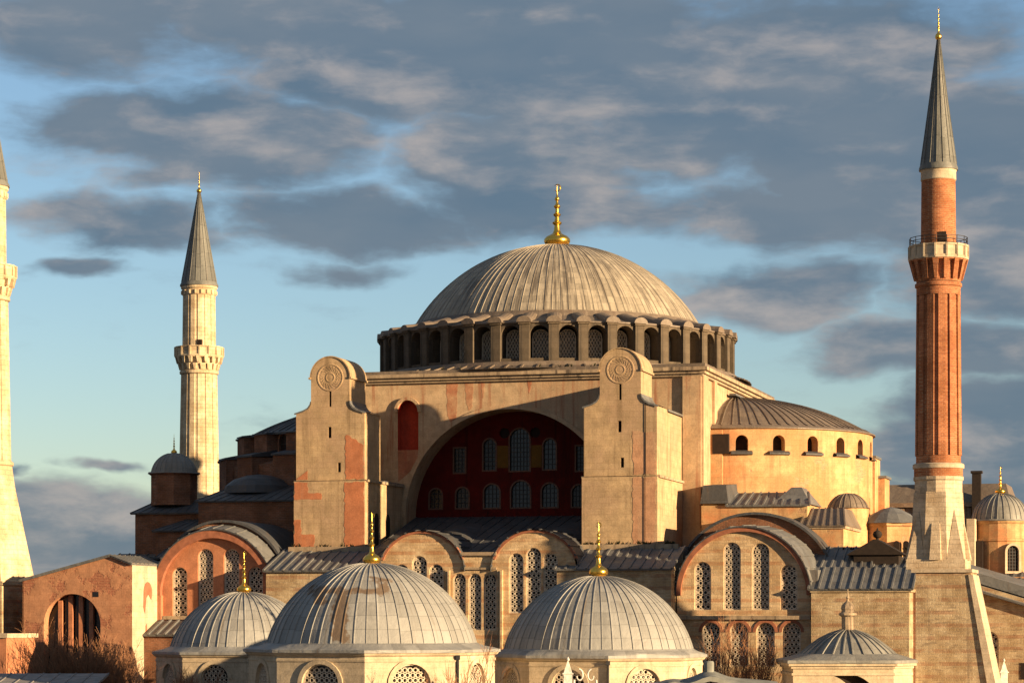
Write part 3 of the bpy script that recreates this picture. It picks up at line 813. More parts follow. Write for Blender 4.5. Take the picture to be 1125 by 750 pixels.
        if cx < 0:
            b.box(cx - R0 - .5, cx - R0 + .55, v0 - .55, v0, 6, zs, 0)
        else:
            for x, z, w, h in ww[4:]:                           # brick hoods of the lower windows
                H = [((w / 2 + .3) * math.cos(PI * i / 10) + x, z + h - w / 2 + (w / 2 + .3) * math.sin(PI * i / 10)) for i in range(11)]
                K = [((w / 2 + .02) * math.cos(PI * i / 10) + x, z + h - w / 2 + (w / 2 + .02) * math.sin(PI * i / 10)) for i in range(11)]
                b.grid([[F(*p, 0) for p in K], [F(*p, .1) for p in K], [F(*p, .1) for p in H], [F(*p, 0) for p in H]], 1)
        bay = b.build('arched_bay', [mat, rim, 'cornice_stone'], HS)
        for x, z, w, h in ww: link('lattice_window', lattice_mesh(w, h, .42), bay, (cx + x, v0 + .25, z))
        # lead vault: pale striped front strip rising to a taller dark vault behind
        b = MB()
        C = [((R0 + .45) * math.cos(PI * i / n), zs + (R0 + .47) * math.sin(PI * i / n)) for i in range(n + 1)]
        east_bay = cx > 0
        Rb, up, hi, vb = (6.95, .3, .45, -30.0) if east_bay else (6.75, .2, .75, -33.2)
        Dp = [(Rb * math.cos(PI * i / n), zs + up + (R0 + hi) * math.sin(PI * i / n)) for i in range(n + 1)]
        b.grid([[F(*p, dd + .12) for p in C], [Vector((cx + p[0], vb, p[1])) for p in Dp]], 0)
        b.grid([[F(*p, dd + .12) for p in C], [F(p[0] * .985, zs + (p[1] - zs) * .978, dd + .12) for p in C]], 1)
        for k in range(2, n - 1, 2):
            p, q = F(*C[k], dd + .1), Vector((cx + Dp[k][0], vb, Dp[k][1] - .02))
            b.bar(p, q, .16, .16, (C[k][0], 0, C[k][1] - zs))
        b.build('vault_strip', ['lead', 'lead_dark'], HS)
        b = MB()
        Rc, hc = (7.75, 1.45) if east_bay else (6.95, 1.0)
        E = [(Rc * math.cos(PI * i / n), zs + up + (R0 + hc) * math.sin(PI * i / n)) for i in range(n + 1)]
        E2 = [((Rc + .2) * math.cos(PI * i / n), zs + up + .05 + (R0 + hc + .2) * math.sin(PI * i / n)) for i in range(n + 1)]
        D2 = [(x_ * .93, zs + (z_ - zs) * .93) for x_, z_ in Dp]
        P3 = lambda p, v: Vector((cx + p[0], v, p[1]))
        b.grid([[P3(p, vb - .02) for p in D2], [P3(p, vb - .02) for p in E]], 1)
        b.grid([[P3(p, vb - .02) for p in E], [P3(p, vb - .4) for p in E], [P3(p, vb - .4) for p in E2], [P3(p, -19.5) for p in E2]], 0)
        b.build('barrel_roof', ['lead_dark', 'dark_brick'], HS, smooth=30)

    # ---- east half dome
    EA = []
    rad = 14.5
    b = MB()
    wc = [12.5 + 15.2 * k for k in range(11)]
    step = 1.9
    na = 96
    z0, z1, sill, spr, hw = 18.0, 32.5, 30.2, 31.2, 2.55
    def ztop(phi):
        for c_ in wc:
            d = abs(phi - c_)
            if d <= hw + 1e-6: return spr + .62 * math.sqrt(max(0, 1 - (d / hw) ** 2))
        return None
    phis = sorted(set([i * 180 / na for i in range(na + 1)] + [c_ + hw * q for c_ in wc for q in (-1, -.92, -.7, -.35, 0, .35, .7, .92, 1) if 0 <= c_ + hw * q <= 180]))
    P = lambda phi, z, r=rad: (20 + r * math.sin(R(phi)), -r * math.cos(R(phi)), z)
    for a, c in zip(phis[:-1], phis[1:]):
        if c - a < 1e-4: continue
        mid = ztop((a + c) / 2)
        if mid is None:
            b.face([P(a, z0), P(c, z0), P(c, z1), P(a, z1)], 0)
        else:
            ta, tc = ztop(a) or spr, ztop(c) or spr
            b.face([P(a, z0), P(c, z0), P(c, sill), P(a, sill)], 0)
            b.face([P(a, ta), P(c, tc), P(c, z1), P(a, z1)], 0)
            b.face([P(a, sill), P(c, sill), P(c, sill, rad - 1.1), P(a, sill, rad - 1.1)], 0)
            b.face([P(a, ta), P(c, tc), P(c, tc, rad - 1.1), P(a, ta, rad - 1.1)], 0)
            b.face([P(a, sill, rad - 1.05), P(c, sill, rad - 1.05), P(c, tc, rad - 1.05), P(a, ta, rad - 1.05)], 1)
    for c_ in wc:
        for q in (-hw, hw):
            if 0 <= c_ + q <= 180: b.face([P(c_ + q, sill), P(c_ + q, spr), P(c_ + q, spr, rad - 1.1), P(c_ + q, sill, rad - 1.1)], 0)
        # dark sloping sill
        A = [c_ - 4.2 + 8.4 * i / 4 for i in range(5)]
        b.grid([[P(t, 29.75, rad) for t in A], [P(t, 29.85, rad + .45) for t in A], [P(t, 30.0, rad + .45) for t in A], [P(t, 30.25, rad - .1) for t in A]], 2)
    # tablet recess next to the main wall and little window low down
    sem = b.build('east_semidome_wall', ['semidome_plaster', 'dark_void', 'lead_dark'], HS, smooth=20)
    b = MB()
    pr_ = [(14.5, -.12), (14.8, -.1), (14.8, .02), (14.2, .28)] + [(r * 13.6 / 14.2, z + .5) for r, z in cap_profile(14.2, 3.6, 18, .2)]
    b.lathe(pr_, 48, a0=-PI / 2, a1=PI / 2); ribs(b, pr_[3:], 44, .14, .07, -PI / 2, PI / 2)
    b.build('east_semidome', 'lead_semi', HS, (20, 0, 32.6), 0, smooth=35)
    b = MB(); FE = east(20)
    b.box(19.9, 21.2, -14.75, -13.6, 23, 32.3, 0); b.box(20.2, 21.9, -14.85, -14.2, 29.9, 31.9, 1)
    b.build('semidome_pier', ['semidome_plaster', 'dark_void'], HS)
    # stepped buttress at the far end of the half dome
    b = MB(); b.box(33.5, 34.7, 1.2, 5.5, 16, 30.2); b.box(33.5, 34.85, 1.0, 5.6, 30.2, 30.45, 1); b.box(34.2, 35.4, 4.0, 8, 16, 28.2); b.box(34.2, 35.6, 3.8, 8.2, 28.2, 28.45, 1)
    b.build('stepped_buttress', ['semidome_plaster', 'lead'], HS)

    # ---- west half dome with its ring of brick buttresses
    b = MB()
    rw = 14.9
    b.lathe([(rw, 16), (rw, 33.0)], 48, (-20, 0, 0), PI / 2, 3 * PI / 2)
    b.build('west_semidome_wall', 'dark_brick', HS, smooth=20)
    b = MB()
    pr_ = [(15.6, -.3), (15.6, -.05), (14.8, .1)] + [(r * 14.8 / 14.2, z + .1) for r, z in cap_profile(14.2, 3.7, 16, .2)]
    b.lathe(pr_, 48, a0=PI / 2, a1=3 * PI / 2); ribs(b, pr_[2:], 40, .15, .08, PI / 2, 3 * PI / 2)
    wd = b.build('west_semidome', 'lead_dark', HS, (-20, 0, 33.2), 0, smooth=35)
    pm = MB()
    pm.box(-1.5, 1.5, -18.3, -14.5, 16, 30.4, 0)
    pm.hexa([(-1.6, -18.5, 30.4), (1.6, -18.5, 30.4), (1.6, -14.5, 30.6), (-1.6, -14.5, 30.6), (-1.6, -18.5, 30.6), (1.6, -18.5, 30.6), (1.6, -14.5, 31.4), (-1.6, -14.5, 31.4)], 1)
    pm.box(-1.25, 1.25, -16.3, -14.5, 30.6, 32.9, 0)
    pm.hexa([(-1.4, -16.5, 32.9), (1.4, -16.5, 32.9), (1.4, -14.5, 32.9), (-1.4, -14.5, 32.9), (-1.4, -16.5, 33.05), (1.4, -16.5, 33.05), (1.4, -14.5, 33.3), (-1.4, -14.5, 33.3)], 1)
    first = None
    for k in range(9):
        a = 97 + 19.5 * k
        if first is None: first = pm.build('dome_buttress', ['dark_brick', 'lead_dark'], HS)
        else:
            q = first.copy(); COL.objects.link(q); q.parent = HS; first = q
        first.location = (-20, 0, 0); first.rotation_euler = (0, 0, R(a + 90))
        aw = R(a + 9.75)
        if k < 8: link('arched_window', pane_mesh(1.5, 2.1, 'dark_void', 'dark_brick', bars=(2, 2)), HS, (-20 + 15.2 * math.cos(aw), 15.2 * math.sin(aw), 30.8), aw + PI / 2)
    b = MB(); b.lathe([(17.6, 16), (17.6, 29.6), (15, 30.4)], 24, (-20, 0, 0), PI / 2, 3 * PI / 2)
    b.build('west_apron', 'dark_brick', HS)

    # ---- west upper blocks
    b = MB()
    b.box(-32.8, -19.8, -23, 6, 14, 25.4, 0)
    b.build('west_aisle_block', 'dark_brick', HS)
    b = MB()
    seam_quad(b, (-33.1, -23.3, 25.35), (-19.7, -23.3, 25.35), (-19.7, -15.5, 27.9), (-30.0, -15.5, 27.9), 1.1, .1, .05)
    b.hexa([(-33.1, -23.3, 25.2), (-30, -15.5, 27.7), (-30, 8, 27.7), (-33.1, 8, 25.2), (-33.1, -23.3, 25.4), (-30, -15.5, 27.9), (-30, 8, 27.9), (-33.1, 8, 25.4)])
    b.lathe([(3.9, 0), (3.6, .8), (2.7, 1.5), (1.3, 1.95), (0.05, 2.1)], 24, (-28.2, -17.4, 26.3))
    b.build('west_aisle_roof', 'lead_dark', HS)
    b = MB()
    b.box(-41.2, -33.5, -20.2, 10, 10, 24.4, 0)
    b.box(-37.6, -32.7, -23.0, -20, 10, 22.4, 0)
    b.build('west_stair_block', 'dark_brick', HS)
    b = MB()
    seam_quad(b, (-41.6, -20.6, 24.3), (-33.3, -20.6, 24.3), (-34.2, -17.0, 25.5), (-40.6, -17.0, 25.5), 1.0, .1, .05)
    b.box(-40.8, -34, -17, 10, 24.4, 25.6)
    seam_quad(b, (-37.9, -23.4, 22.3), (-32.6, -23.4, 22.3), (-32.9, -20.1, 23.6), (-35.2, -20.1, 23.6), 1.0, .1, .05)
    b.box(-33.5, -29, 8, 20, 20, 29.3)
    seam_quad(b, (-36.0, -31.0, 18.0), (-31.0, -31.0, 18.6), (-31.0, -22, 22.0), (-36.0, -22, 21.0), 1.0, .1, .05)
    b.build('west_roof', 'lead_dark', HS)
    b = MB(); b.lathe([(2.45, 25.2), (2.45, 28.4), (2.7, 28.55), (2.7, 28.75)], 8, (-38.1, -17.0, 0), rot=PI / 8)
    tu = b.build('dome_turret', 'dark_brick', HS)
    b = MB(); pf = [(2.8, -.15), (2.75, 0)] + [(r, z + .02) for r, z in cap_profile(2.45, 2.1, 10, .05)]
    b.lathe(pf, 32); ribs(b, pf[2:], 24, .06, .04)
    sdm = b.build('turret_dome', 'lead_small', tu, (-38.1, -17.0, 28.75), 0, smooth=40)
    b = MB(); b.lathe([(q * .32, z * 2.2) for q, z in FIN], 12)
    b.build('turret_finial', 'gold', tu, (-38.1, -17, 30.75), 0, smooth=40)

    # ---- east upper blocks beside the half dome
    b = MB()
    b.box(20.9, 31.4, -24, -9, 14, 24.2, 0)
    b.box(20.95, 23.4, -23.6, -18, 24.2, 25.0, 0)
    b.build('east_aisle_block', 'semidome_plaster', HS)
    b = MB()
    seam_quad(b, (23.4, -24.3, 24.2), (31.7, -24.3, 24.2), (30.6, -18, 25.7), (23.4, -18, 25.7), .95, .16, .1)
    b.hexa([(20.8, -24.2, 24.4), (23.6, -24.2, 24.4), (23.6, -18, 24.4), (20.8, -18, 24.4), (21.0, -23.6, 26.2), (23.3, -23.6, 26.2), (23.3, -18, 26.6), (21.0, -18, 26.6)], 1)
    # ridged little roof
    b.hexa([(27.6, -22.5, 24.3), (31.5, -22.5, 24.3), (31.5, -15, 24.3), (27.6, -15, 24.3), (29.2, -20, 26.1), (30.2, -20, 26.1), (30.2, -17, 26.1), (29.2, -17, 26.1)], 0)
    b.build('east_aisle_roof', ['lead', 'lead_dark'], HS)
    b = MB()
    b.box(31.2, 35.2, -26, -13, 12, 22.0, 0)
    b.lathe([(2.0, 20), (2.0, 24.2)], 20, (33.9, -13.6, 0), mi=0)
    b.box(31.0, 35.4, -26.15, -12.9, 21.75, 22.05, 1)
    b.build('east_exedra', ['semidome_plaster', 'cornice_stone'], HS)
    b = MB()
    seam_quad(b, (31.0, -26.3, 22.05), (35.4, -26.3, 22.05), (34.6, -21.5, 23.9), (31.0, -21.5, 23.9), .8, .14, .1)
    b.hexa([(35.4, -26.3, 22.0), (35.4, -13, 22.0), (34.6, -14, 23.7), (34.6, -21.5, 23.7), (35.45, -26.3, 22.1), (35.45, -13, 22.1), (34.6, -14, 23.9), (34.6, -21.5, 23.9)])
    pf = [(2.2, 0)] + [(r, z + .02) for r, z in cap_profile(2.1, 1.55, 8, .05)]
    b.lathe(pf, 28, (33.9, -13.6, 24.2)); ribs(b, pf, 20, .08, .05, c=(33.9, -13.6, 24.2))
    b.build('exedra_roof', 'lead_semi', HS)
    b = MB(); b.lathe([(2.7, 10), (2.7, 22.3), (2.95, 22.45), (2.95, 22.7)], 7, (38.0, -11.6, 0), rot=.2)
    for k in range(2):
        F = south(-14.5, 38.9 + k * .9); 
        b.slab(arch(-.28, .28, 18.6, 20.6), F, -.6, .05 - .35 * k, 1)
    b.lathe([(1.5, 10), (1.5, 22.4)], 7, (41.0, -11.4, 0))
    b.build('apse_chapel', ['semidome_plaster', 'dark_void'], HS)
    b = MB(); b.lathe([(3.1, 0), (2.0, .95), (.9, 1.5), (.02, 1.7)], 14, (38.0, -11.6, 22.7), rot=.2); b.lathe([(1.6, 0), (.9, 1.0), (.02, 1.6)], 10, (40.9, -11.4, 22.4))
    b.build('chapel_roof', 'lead', HS)

    # ---- south-east block and its roof
    b = MB(); b.box(33.75, 42.75, -36.7, -25, 0, 15.75); b.box(33.65, 42.95, -36.85, -36.7, 15.5, 15.8); b.box(42.75, 42.95, -36.7, -25, 15.5, 15.8)
    b.box(33.75, 43.6, -29.6, -20, 15, 18.6)
    b.build('south_east_block', 'old_wall', HS)
    b = MB()
    seam_quad(b, (33.5, -37.0, 15.8), (43.1, -37.0, 15.8), (43.1, -33.0, 17.9), (33.5, -33.0, 17.9), 1.0, .17, .10)
    seam_quad(b, (33.0, -33.2, 17.6), (38.8, -33.2, 17.75), (38.5, -28.5, 19.9), (33.4, -28.5, 19.9), 1.0, .17, .10)
    seam_quad(b, (38.9, -33.2, 17.8), (43.9, -33.2, 17.8), (43.9, -28.5, 18.9), (38.9, -28.5, 18.9), 1.0, .17, .10)
    b.box(33.2, 34.2, -35.6, -33, 15.4, 17.6)
    b.build('south_east_roof', 'lead', HS)
    # dark timber lantern hut on that roof
    b = MB()
    b.box(37.0, 41.2, -31.8, -29.0, 18.0, 19.1, 0)
    b.hexa([(36.3, -32.1, 19.05), (41.8, -32.1, 19.05), (41.8, -28.7, 19.05), (36.3, -28.7, 19.05), (38.9, -32.1, 20.5), (39.2, -32.1, 20.5), (39.2, -28.7, 20.5), (38.9, -28.7, 20.5)], 0)
    b.lathe([(0.001, 20.4), (.16, 20.4), (.16, 20.65), (.36, 20.75), (.45, 21.0), (.36, 21.25), (.1, 21.4), (.05, 21.6), (.001, 21.65)], 12, (39.05, -30.4, 0), mi=0)
    b.build('roof_lantern', 'timber', HS, smooth=30)
    # low lead roofs joining everything
    b = MB()
    seam_quad(b, (-43, -33.8, 15.7), (-33, -33.8, 15.7), (-33, -20, 20.0), (-43, -20, 20.0), 1.1, .12, .08)
    b.build('low_roof', 'lead', HS)
    b = MB(); b.box(18.5, 20.9, -31, -24, 15, 20.0); b.build('roof_gutter', 'lead_dark', HS)
    # east end wall
    b = MB(); b.box(43.0, 43.3, -25, 30, 0, 18); b.build('east_end_wall', 'old_wall', HS)
church()
def weeds():
    rnd = random.Random(12); b = MB()
    for (u0, u1, v, z, n) in ((11.0, 20.0, -32.7, 20.2, 90), (-18.8, -11.5, -32.7, 20.2, 35), (-15, 12, -20.5, 38.6, 30), (33.5, 42.5, -29, 19.6, 50)):
        for k in range(n):
            u = rnd.uniform(u0, u1); s_ = rnd.uniform(.15, .5)
            if math.sin(u * 2.3) < -.1: continue
            for q in range(4):
                a = rnd.uniform(0, 6.28); w = .09
                tip = (u + math.cos(a) * s_ * .7, v + math.sin(a) * s_ * .4, z + s_ * rnd.uniform(.5, 1.1))
                b.face([(u - w * math.sin(a), v + w * math.cos(a), z), (u + w * math.sin(a), v - w * math.cos(a), z), tip])
    o = b.build('weeds', 'weed', None, W(0, 0), ROT); tag(o, 'dry dark weeds growing along the roof ledges of the basilica', 'weeds', kind='stuff')
weeds()

# ------------------------------------------------------------------ minarets
def loft_sq(b, half0, z0, r1, z1, n=32, mi=0, rot=0.0, steps=6):
    """square foot turning into a round shaft"""
    rings = []
    for k in range(steps + 1):
        t = k / steps; ring = []
        for i in range(n):
            a = 2 * PI * i / n
            ca, sa = math.cos(a), math.sin(a)
            sq = half0 / max(abs(ca), abs(sa))
            r = sq * (1 - t) + r1 * t
            ring.append((r * math.cos(a + rot), r * math.sin(a + rot), z0 + (z1 - z0) * t))
        rings.append(ring)
    b.grid(rings, mi, close=True)
def fluted(b, r0, z0, r1, z1, n=14, depth=.09, mi=0):
    pts = n * 4
    rings = []
    for r, z in ((r0, z0), (r1, z1)):
        ring = []
        for i in range(pts):
            k = i % 4
            rr = r if k in (1, 2) else r - depth
            a = 2 * PI * (i // 4) / n + {0: .16, 1: .2, 2: .8, 3: .84}[k] * 2 * PI / n
            ring.append((rr * math.cos(a), rr * math.sin(a), z))
        rings.append(ring)
    b.grid(rings, mi, close=True)
def corbels(b, r0, r1, z0, z1, n=20, tiers=1, mi=0):
    b.lathe([(r0, z0), (r0 + .05, z0 + (z1 - z0) * .15), (r0 + (r1 - r0) * .45, z1 - .25), (r1, z1 - .12), (r1, z1)], 40, mi=mi)
    for t in range(tiers):
        for k in range(n):
            a = 2 * PI * (k + .5 * t) / n
            ca, sa = math.cos(a), math.sin(a)
            f0, f1 = t / tiers, (t + 1) / tiers
            za, zb = z0 + (z1 - z0) * (f0 * .9 + .1), z0 + (z1 - z0) * (f1 * .98)
            rm = r0 + (r1 - r0) * (f1 * .98)
            hw = PI * (rm) / n * .5
            def q(r, off, z): return (r * ca - off * sa, r * sa + off * ca, z)
            b.hexa([q(r0 - .1, -hw * .5, za), q(r0 - .1, hw * .5, za), q(r0 + .22 + (r1 - r0) * f0, hw * .5, za), q(r0 + .22 + (r1 - r0) * f0, -hw * .5, za)][:4] +
                   [q(r0 - .1, -hw, zb), q(r0 - .1, hw, zb), q(rm + .06, hw, zb), q(rm + .06, -hw, zb)], mi)

def white_minaret(X, Y, label):
    t = empty('stone_minaret', (X, Y, 0), ROT, label, 'minaret', 'tall white stone minarets')
    b = MB(); b.box(-3.9, 3.9, -3.9, 3.9, 0, 16.4); b.box(-4.05, 4.05, -4.05, 4.05, 16.4, 16.8)
    b.box(-2.4, -1.0, -3.96, -3.9, 9, 15, 1); b.box(1.0, 2.4, -3.96, -3.9, 9, 15, 1)
    b.build('base', ['old_wall', 'dark_void'], t)
    b = MB(); loft_sq(b, 3.75, 16.8, 2.75, 28.4, 48); b.lathe([(2.75, 28.4), (2.9, 28.5), (2.9, 28.8), (2.7, 28.95)], 40)
    b.build('flared_foot', 'white_masonry', t, smooth=25)
    b = MB(); fluted(b, 2.66, 28.9, 2.36, 45.2); b.lathe([(2.36, 45.0), (2.55, 45.1), (2.55, 45.4), (2.4, 45.5)], 40)
    b.build('lower_shaft', 'white_masonry', t)
    b = MB(); corbels(b, 2.36, 3.1, 45.4, 47.3, 18, 2)
    b.lathe([(3.1, 47.2), (3.22, 47.3), (3.22, 47.45), (3.1, 47.5), (3.1, 48.4), (3.22, 48.45), (3.22, 48.6), (2.95, 48.6), (2.95, 47.5), (2.0, 47.45)], 16)
    for k in range(16):
        a = 2 * PI * k / 16
        b.bar((3.12 * math.cos(a), 3.12 * math.sin(a), 47.4), (3.12 * math.cos(a), 3.12 * math.sin(a), 48.6), .22, .22)
    b.build('balcony', 'white_masonry', t)
    b = MB(); fluted(b, 2.2, 47.4, 2.12, 55.4); b.lathe([(2.12, 55.3), (2.22, 55.4), (2.22, 56.1), (2.38, 56.25), (2.38, 56.55)], 40)
    for k in range(18):
        a = 2 * PI * k / 18
        b.bar((2.26 * math.cos(a), 2.26 * math.sin(a), 55.45), (2.26 * math.cos(a), 2.26 * math.sin(a), 55.95), .3, .12)
    b.box(-.3 + .9, .3 + .9, -2.2, -1.7, 47.6, 49.4, 1)
    b.build('upper_shaft', ['white_masonry', 'dark_void'], t)
    b = MB(); pf = [(2.2, 56.5), (2.5, 56.55), (2.5, 56.75), (2.3, 57.1), (1.2, 63.1), (.2, 68.6), (.14, 69.0)]
    b.lathe(pf, 36); ribs(b, pf[3:], 18, .1, .05, skip_top=0)
    b.build('spire', 'lead_cone', t, smooth=30)
    finial(t, (0, 0, 68.8), 2.9, .33, 'gold')
    return t
white_minaret(-41.0, 334.0, 'pale stone minaret rising behind the small grey turret dome, half in shade')
white_minaret(-53.2, 257.0, 'pale stone minaret cut off by the left edge of the picture')

def brick_minaret():
    u, v = 46.43, -46.4
    t = empty('brick_minaret', W(u, v, 13 * (1 - .964)), ROT, 'slender red brick minaret on a pale stone foot beside the semidome', 'minaret')
    t.scale = (.964, .964, .964)
    # great battered pier, its east flank sloping outward
    b = MB()
    b.hexa([(-1.72, -3.2, -.7), (6.45, -3.2, -.7), (6.45, 3.2, -.7), (-1.72, 3.2, -.7), (-1.72, -2.9, 17.2), (3.15, -2.9, 17.2), (3.15, 2.9, 17.2), (-1.72, 2.9, 17.2)], 0)
    b.hexa([(6.0, -3.45, -.7), (7.05, -3.45, -.7), (7.05, 3.2, -.7), (6.0, 3.2, -.7), (2.95, -3.0, 17.0), (3.35, -3.0, 17.0), (3.35, 2.9, 17.0), (2.95, 2.9, 17.0)], 1)
    b.box(-2.1, 3.3, -3.1, 3.1, 17.2, 17.5, 1)
    b.build('battered_pier', ['old_wall', 'pale_stone'], t)
    # octagonal foot with broaches at the four corners of its square base
    b = MB(); b.box(-2.6, 2.65, -2.7, 2.7, 17.5, 18.4)
    oct_ = lambda r, z: [(r / math.cos(PI / 8) * math.cos(PI / 8 + PI / 4 * q), r / math.cos(PI / 8) * math.sin(PI / 8 + PI / 4 * q), z) for q in range(8)]
    b.grid([oct_(2.52, 18.3), oct_(2.30, 21.0), oct_(2.12, 24.5)], 0, close=True)
    for sx in (-1, 1):
        for sy in (-1, 1):
            k = 2.55; m_ = 1.02
            A_, B_, C_ = (sx * k, sy * k, 18.35), (sx * k, sy * m_, 18.35), (sx * m_, sy * k, 18.35)
            T_ = (sx * 1.58, sy * 1.58, 22.9)
            b.face([A_, B_, T_]); b.face([A_, C_, T_]); 
    for q in range(4):                              # slim spurs on the faces between
        a = PI / 2 * q; ca, sa = math.cos(a), math.sin(a)
        Pp = lambda r, o, z: (r * ca - o * sa, r * sa + o * ca, z)
        b.hexa([Pp(1.8, -.62, 18.35), Pp(2.95, -.5, 18.35), Pp(2.95, .5, 18.35), Pp(1.8, .62, 18.35), Pp(1.8, -.42, 22.0), Pp(2.32, -.36, 21.6), Pp(2.32, .36, 21.6), Pp(1.8, .42, 22.0)])
    b.lathe([(2.14, 24.4), (2.14, 25.5), (2.26, 25.6), (2.26, 25.9)], 16)
    b.build('stone_foot', 'plinth_stone', t)
    b = MB(); b.lathe([(2.2, 25.9), (2.2, 26.6)], 32); b.lathe([(2.2, 26.6), (2.32, 26.65), (2.32, 27.0), (2.16, 27.1)], 32, mi=1)
    b.lathe([(2.02, 26.9), (2.02, 27.8)], 32)
    fluted(b, 2.10, 27.8, 1.98, 42.4, 12, .16); b.lathe([(1.99, 42.3), (1.99, 43.2)], 32); b.lathe([(1.99, 43.0), (2.12, 43.1), (2.12, 43.35), (2.0, 43.45)], 32)
    for k in range(12):
        pass
    b.build('lower_shaft', ['minaret_brick', 'pale_stone'], t, smooth=20)
    b = MB(); corbels(b, 1.98, 2.62, 43.5, 45.5, 16, 1)
    b.build('corbel_ring', 'minaret_brick', t)
    b = MB(); b.lathe([(2.5, 45.4), (2.72, 45.5), (2.72, 45.75), (2.62, 45.8), (2.62, 46.6), (2.72, 46.65), (2.72, 46.8), (2.45, 46.8), (2.45, 45.8), (1.5, 45.75)], 16)
    for k in range(16):
        a = 2 * PI * k / 16
        b.bar((2.66 * math.cos(a), 2.66 * math.sin(a), 45.6), (2.66 * math.cos(a), 2.66 * math.sin(a), 46.8), .2, .16)
    bal = b.build('balcony', 'pale_stone', t)
    b = MB()
    for k in range(16):
        a = 2 * PI * k / 16; a2 = 2 * PI * (k + 1) / 16
        b.bar((2.6 * math.cos(a), 2.6 * math.sin(a), 46.8), (2.6 * math.cos(a), 2.6 * math.sin(a), 47.5), .06, .06)
        for zz in (47.2, 47.5): b.bar((2.6 * math.cos(a), 2.6 * math.sin(a), zz), (2.6 * math.cos(a2), 2.6 * math.sin(a2), zz), .05, .05)
    b.build('railing', 'iron', bal)
    b = MB(); b.lathe([(1.60, 45.7), (1.53, 52.7)], 32); b.lathe([(1.53, 52.7), (1.60, 52.75), (1.58, 53.5), (1.66, 53.65)], 32, mi=1)
    b.box(.2, .85, -1.63, -1.2, 46, 47.9, 2)
    b.build('upper_shaft', ['minaret_brick', 'pale_stone', 'dark_void'], t, smooth=30)
    b = MB(); pf = [(1.5, 53.6), (1.76, 53.65), (1.76, 53.85), (1.62, 54.2), (.82, 60.0), (.16, 65.2), (.10, 65.7)]
    b.lathe(pf, 32); ribs(b, pf[3:], 16, .08, .05, skip_top=0)
    b.build('spire', 'lead_cone', t, smooth=30)
    finial(t, (0, 0, 65.5), 3.0, .30, 'gold')
brick_minaret()

# ------------------------------------------------------------------ the sultans' tombs in front
def tomb(name, X, Y, Rd, z_eave, z_top, Re, label, N, fin_h, rot=R(-90), mat='lead_tomb', sides=8, wall='tomb_marble', group='domed tombs standing in front of the basilica', win=True, pipe=0):
    t = empty(name, (X, Y, 0), 0, label, 'tomb', group)
    b = MB()
    rb = Re * .965
    V = [(rb * math.cos(rot + 2 * PI * k / sides), rb * math.sin(rot + 2 * PI * k / sides)) for k in range(sides)]
    ws = []
    for k in range(sides):
        p, q = Vector((*V[k], 0)), Vector((*V[(k + 1) % sides], 0))
        mid = (p + q) / 2; ax = (q - p).normalized(); L = (q - p).length; n_ = Vector((mid.x, mid.y, 0)).normalized()
        F = lambda a, z, d, mid=mid, ax=ax, n_=n_: mid + ax * a + n_ * d + Vector((0, 0, z))
        w = L * .42; zt = z_eave - 1.05
        if win:
            hole = arch(-w / 2, w / 2, zt - 4.6, zt - w / 2)
            b.wall([(-L / 2, 0), (L / 2, 0), (L / 2, z_eave - .3), (-L / 2, z_eave - .3)], [hole], F, .6, 0)
            H = arch(-w / 2 - .35, w / 2 + .35, zt - 4.6, zt - w / 2)[2:]; K = hole[2:]
            b.grid([[F(*p_, 0) for p_ in K], [F(*p_, .12) for p_ in K], [F(*p_, .12) for p_ in H], [F(*p_, 0) for p_ in H]], 0)
            ws.append((mid - n_ * .2, zt - 4.6, w, 4.6, math.atan2(n_.y, n_.x) + PI / 2))
        else:
            b.wall([(-L / 2, 0), (L / 2, 0), (L / 2, z_eave - .3), (-L / 2, z_eave - .3)], [], F, .6, 0)
    for (r0, z0, r1, z1) in ((Re * .972, -.85, Re * .972, -.7), (Re * .985, -.4, Re * 1.0, -.22)):
        b.lathe([(rb, z_eave + z0 - .1), (r0 , z_eave + z0), (r1, z_eave + z1), (rb, z_eave + z1 + .05)], sides, rot=rot, mi=0)
    if pipe:
        pv = V[pipe % sides]; pq = (pv[0] * 1.012, pv[1] * 1.012)
        b.tube([(pq[0], pq[1], 0), (pq[0], pq[1], z_eave - .5)], [.09, .09], 6, 1); b.box(pq[0] - .16, pq[0] + .16, pq[1] - .16, pq[1] + .16, z_eave - .75, z_eave - .4, 1)
    body = b.build('wall', [wall, 'iron'], t)
    for (pos, z, w, h, rz) in ws:
        link('lattice_window', lattice_mesh(w, h, .42), t, (pos.x, pos.y, z), rz)
    # eave plate, octagon easing into the round
    b = MB()
    n = sides * 12
    def ring(f, Rr, z):
        out = []
        for i in range(n):
            a = 2 * PI * i / n
            k = (a % (2 * PI / sides)) - PI / sides
            ro = Re * 1.01 * math.cos(PI / sides) / math.cos(k)
            r = ro * (1 - f) + Rr * f
            out.append((r * math.cos(a + rot), r * math.sin(a + rot), z))
        return out
    rise = z_top - z_eave - .45
    b.grid([ring(0, Rd, -.22), ring(0, Rd, .0), ring(.35, Rd * 1.06, .12), ring(.75, Rd * 1.03, .26), ring(1, Rd * 1.0, .5)], 0, close=True)
    pf = [(r, z + .45) for r, z in cap_profile(Rd, rise, 22, .12)]
    # fuller haunches than a plain cap
    b.lathe(pf, max(64, N * 2)); ribs(b, pf, N, .10, .06)
    dome = b.build('dome', mat, t, (0, 0, z_eave), 0, smooth=35)
    if fin_h: finial(dome, (0, 0, z_top - z_eave - .12), fin_h, fin_h * .17)
    return t
tomb('domed_tomb', -11.0, 200.0, 8.2, 10.7, 17.4, 10.0, 'largest domed tomb, in the middle foreground, with a brown stain across its lead', 56, 4.15, mat='lead_stained', pipe=1)
